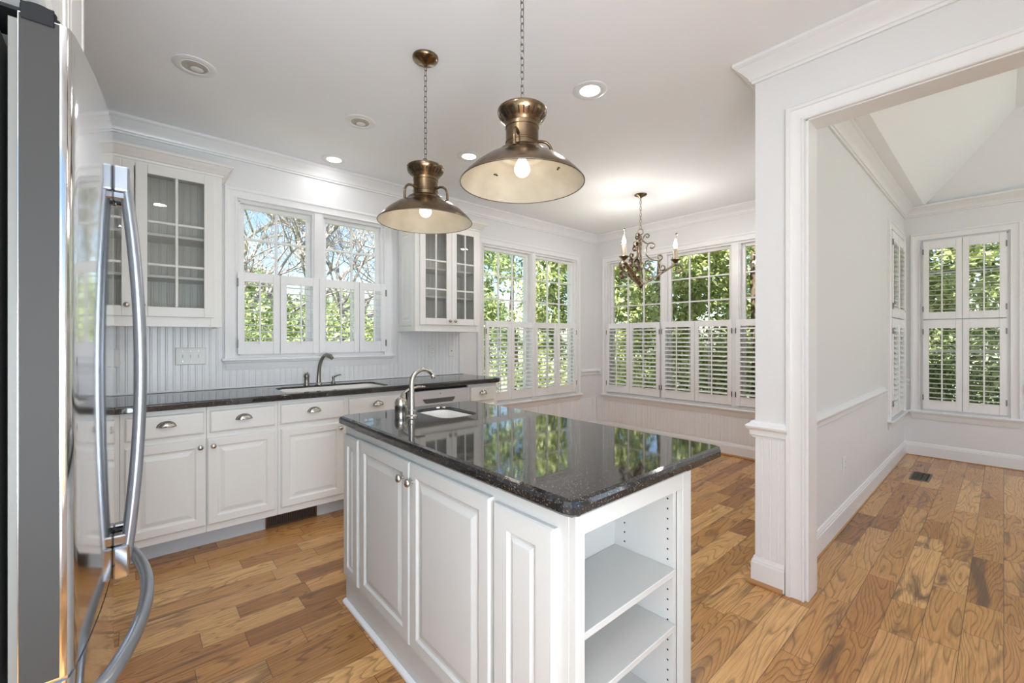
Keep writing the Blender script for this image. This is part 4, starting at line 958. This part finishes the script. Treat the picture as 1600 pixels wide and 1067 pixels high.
def evergreen(x, y, rad, h, label, seed, m=LEAF, n=16000, z0=-.75, leaf=.13, name='evergreen_tree', cat='tree', trunk=True):
    rng = np.random.default_rng(seed); th = thing(name, label, cat, (x, y, z0), 'trees and shrubs outside the windows')
    # clumps on an ovoid, leaves around each clump
    nc = 150; u = rng.uniform(size=nc); ang = rng.uniform(0, 2*pi, nc); zz = u
    rr = rad*np.sqrt(np.clip(1-(np.abs(zz-.35)/.68)**2.2, .03, 1))*(.78+.3*rng.uniform(size=nc))
    cc = np.stack([x+rr*np.cos(ang), y+rr*np.sin(ang), z0+.15+zz*h], 1)
    k = rng.integers(0, nc, n); d = rng.normal(size=(n, 3)); d /= np.linalg.norm(d, axis=1, keepdims=True); rad_c = (.20+.22*rng.uniform(size=nc))*rad/1.6
    P = cc[k]+d*(rad_c[k]*rng.uniform(.45, 1.0, n)**.5)[:, None]
    P[:, 2] = np.maximum(P[:, 2], z0+.02)
    N_ = d+rng.normal(size=(n, 3))*.55+np.array([0, 0, .5])
    leaf_mesh('foliage', P, N_, leaf*(.6+.7*rng.uniform(size=n)), m, th)
    if trunk:
        MB().tube([(x, y, z0), (x+.05, y, z0+h*.3), (x-.03, y+.04, z0+h*.6), (x, y, z0+h*.92)], [.13*rad/1.6, .10*rad/1.6, .06, .02], 10).build('trunk', BARKD, th, smooth=True)
    return th
evergreen(8.9, 3.1, 1.55, 5.6, 'tall sunlit evergreen behind the window left of chandelier', 1)
evergreen(9.2, 1.2, 1.6, 6.0, 'tall sunlit evergreen behind the window right of chandelier', 2)
evergreen(8.6, 4.9, 1.5, 5.2, 'evergreen beyond the corner of the breakfast nook', 3)
evergreen(8.2, 6.7, 1.45, 5.0, 'evergreen in the right-hand half of the nook back window', 4)
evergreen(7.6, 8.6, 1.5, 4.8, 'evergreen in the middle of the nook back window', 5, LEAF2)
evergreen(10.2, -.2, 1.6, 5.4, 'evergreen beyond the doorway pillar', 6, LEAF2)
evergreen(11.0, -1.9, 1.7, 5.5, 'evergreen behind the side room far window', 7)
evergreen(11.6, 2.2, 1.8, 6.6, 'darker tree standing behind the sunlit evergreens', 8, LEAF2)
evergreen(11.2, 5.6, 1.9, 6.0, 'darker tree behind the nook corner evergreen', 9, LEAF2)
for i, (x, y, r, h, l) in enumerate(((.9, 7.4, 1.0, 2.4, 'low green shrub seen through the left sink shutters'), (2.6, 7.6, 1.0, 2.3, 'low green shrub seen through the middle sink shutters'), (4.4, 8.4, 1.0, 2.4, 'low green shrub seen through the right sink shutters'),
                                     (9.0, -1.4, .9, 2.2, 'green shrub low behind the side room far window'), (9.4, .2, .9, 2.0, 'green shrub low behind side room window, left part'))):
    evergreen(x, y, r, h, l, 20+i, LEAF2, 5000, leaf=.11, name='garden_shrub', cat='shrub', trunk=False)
def bare_tree(x, y, h, label, seed, lean=0, depth=6, r0=.16):
    rnd = random.Random(seed); th = thing('bare_tree', label, 'tree', (x, y, -.75), 'trees and shrubs outside the windows'); mb = MB(); tw = MB()
    def br(p, d, L, r, k):
        n = 4; pts = [p]; q = p.copy(); dd = d.copy()
        for i in range(n):
            dd = (dd+Vector((rnd.uniform(-.16, .16), rnd.uniform(-.16, .16), rnd.uniform(-.06, .12)))).normalized(); q = q+dd*L/n; pts.append(q.copy())
        (mb if k < 3 else tw).tube(pts, [r*(1-.45*i/n) for i in range(n+1)], 7 if k < 3 else 4)
        if k >= depth: return
        for j in range(3 if k < 2 else rnd.choice((2, 3, 3))):
            a = pts[rnd.randint(2, n)] if j else pts[n]
            ax = Vector((rnd.uniform(-1, 1), rnd.uniform(-1, 1), rnd.uniform(-.35, .8))).normalized()
            br(a, (dd*.75+ax*.8).normalized(), L*rnd.uniform(.62, .82), r*.58, k+1)
    br(Vector((x, y, -.75)), Vector((lean, 0, 1)).normalized(), h*.30, r0, 0)
    mb.build('branches', BARK, th, smooth=True, recalc=False); tw.build('twigs', BARK, th, smooth=True, recalc=False)
bare_tree(.9, 8.6, 8.2, 'large pale leafless tree filling the left sink window', 11, .15, 7, .20)
bare_tree(2.9, 9.4, 8.6, 'pale leafless tree behind the right sink window', 5, -.1, 7, .17)
bare_tree(-.6, 9.8, 8.0, 'pale leafless tree at the left edge of the sink window', 8, .2, 6, .15)
bare_tree(5.6, 10.5, 7.5, 'leafless tree beside the nook back window sky gap', 21, .0, 6, .12)
bare_tree(1.6, 14.5, 11, 'distant leafless tree beyond the sink windows', 31, .1, 7, .2)
bare_tree(4.6, 15.5, 11, 'distant leafless tree right of the sink windows', 37, -.1, 7, .2)

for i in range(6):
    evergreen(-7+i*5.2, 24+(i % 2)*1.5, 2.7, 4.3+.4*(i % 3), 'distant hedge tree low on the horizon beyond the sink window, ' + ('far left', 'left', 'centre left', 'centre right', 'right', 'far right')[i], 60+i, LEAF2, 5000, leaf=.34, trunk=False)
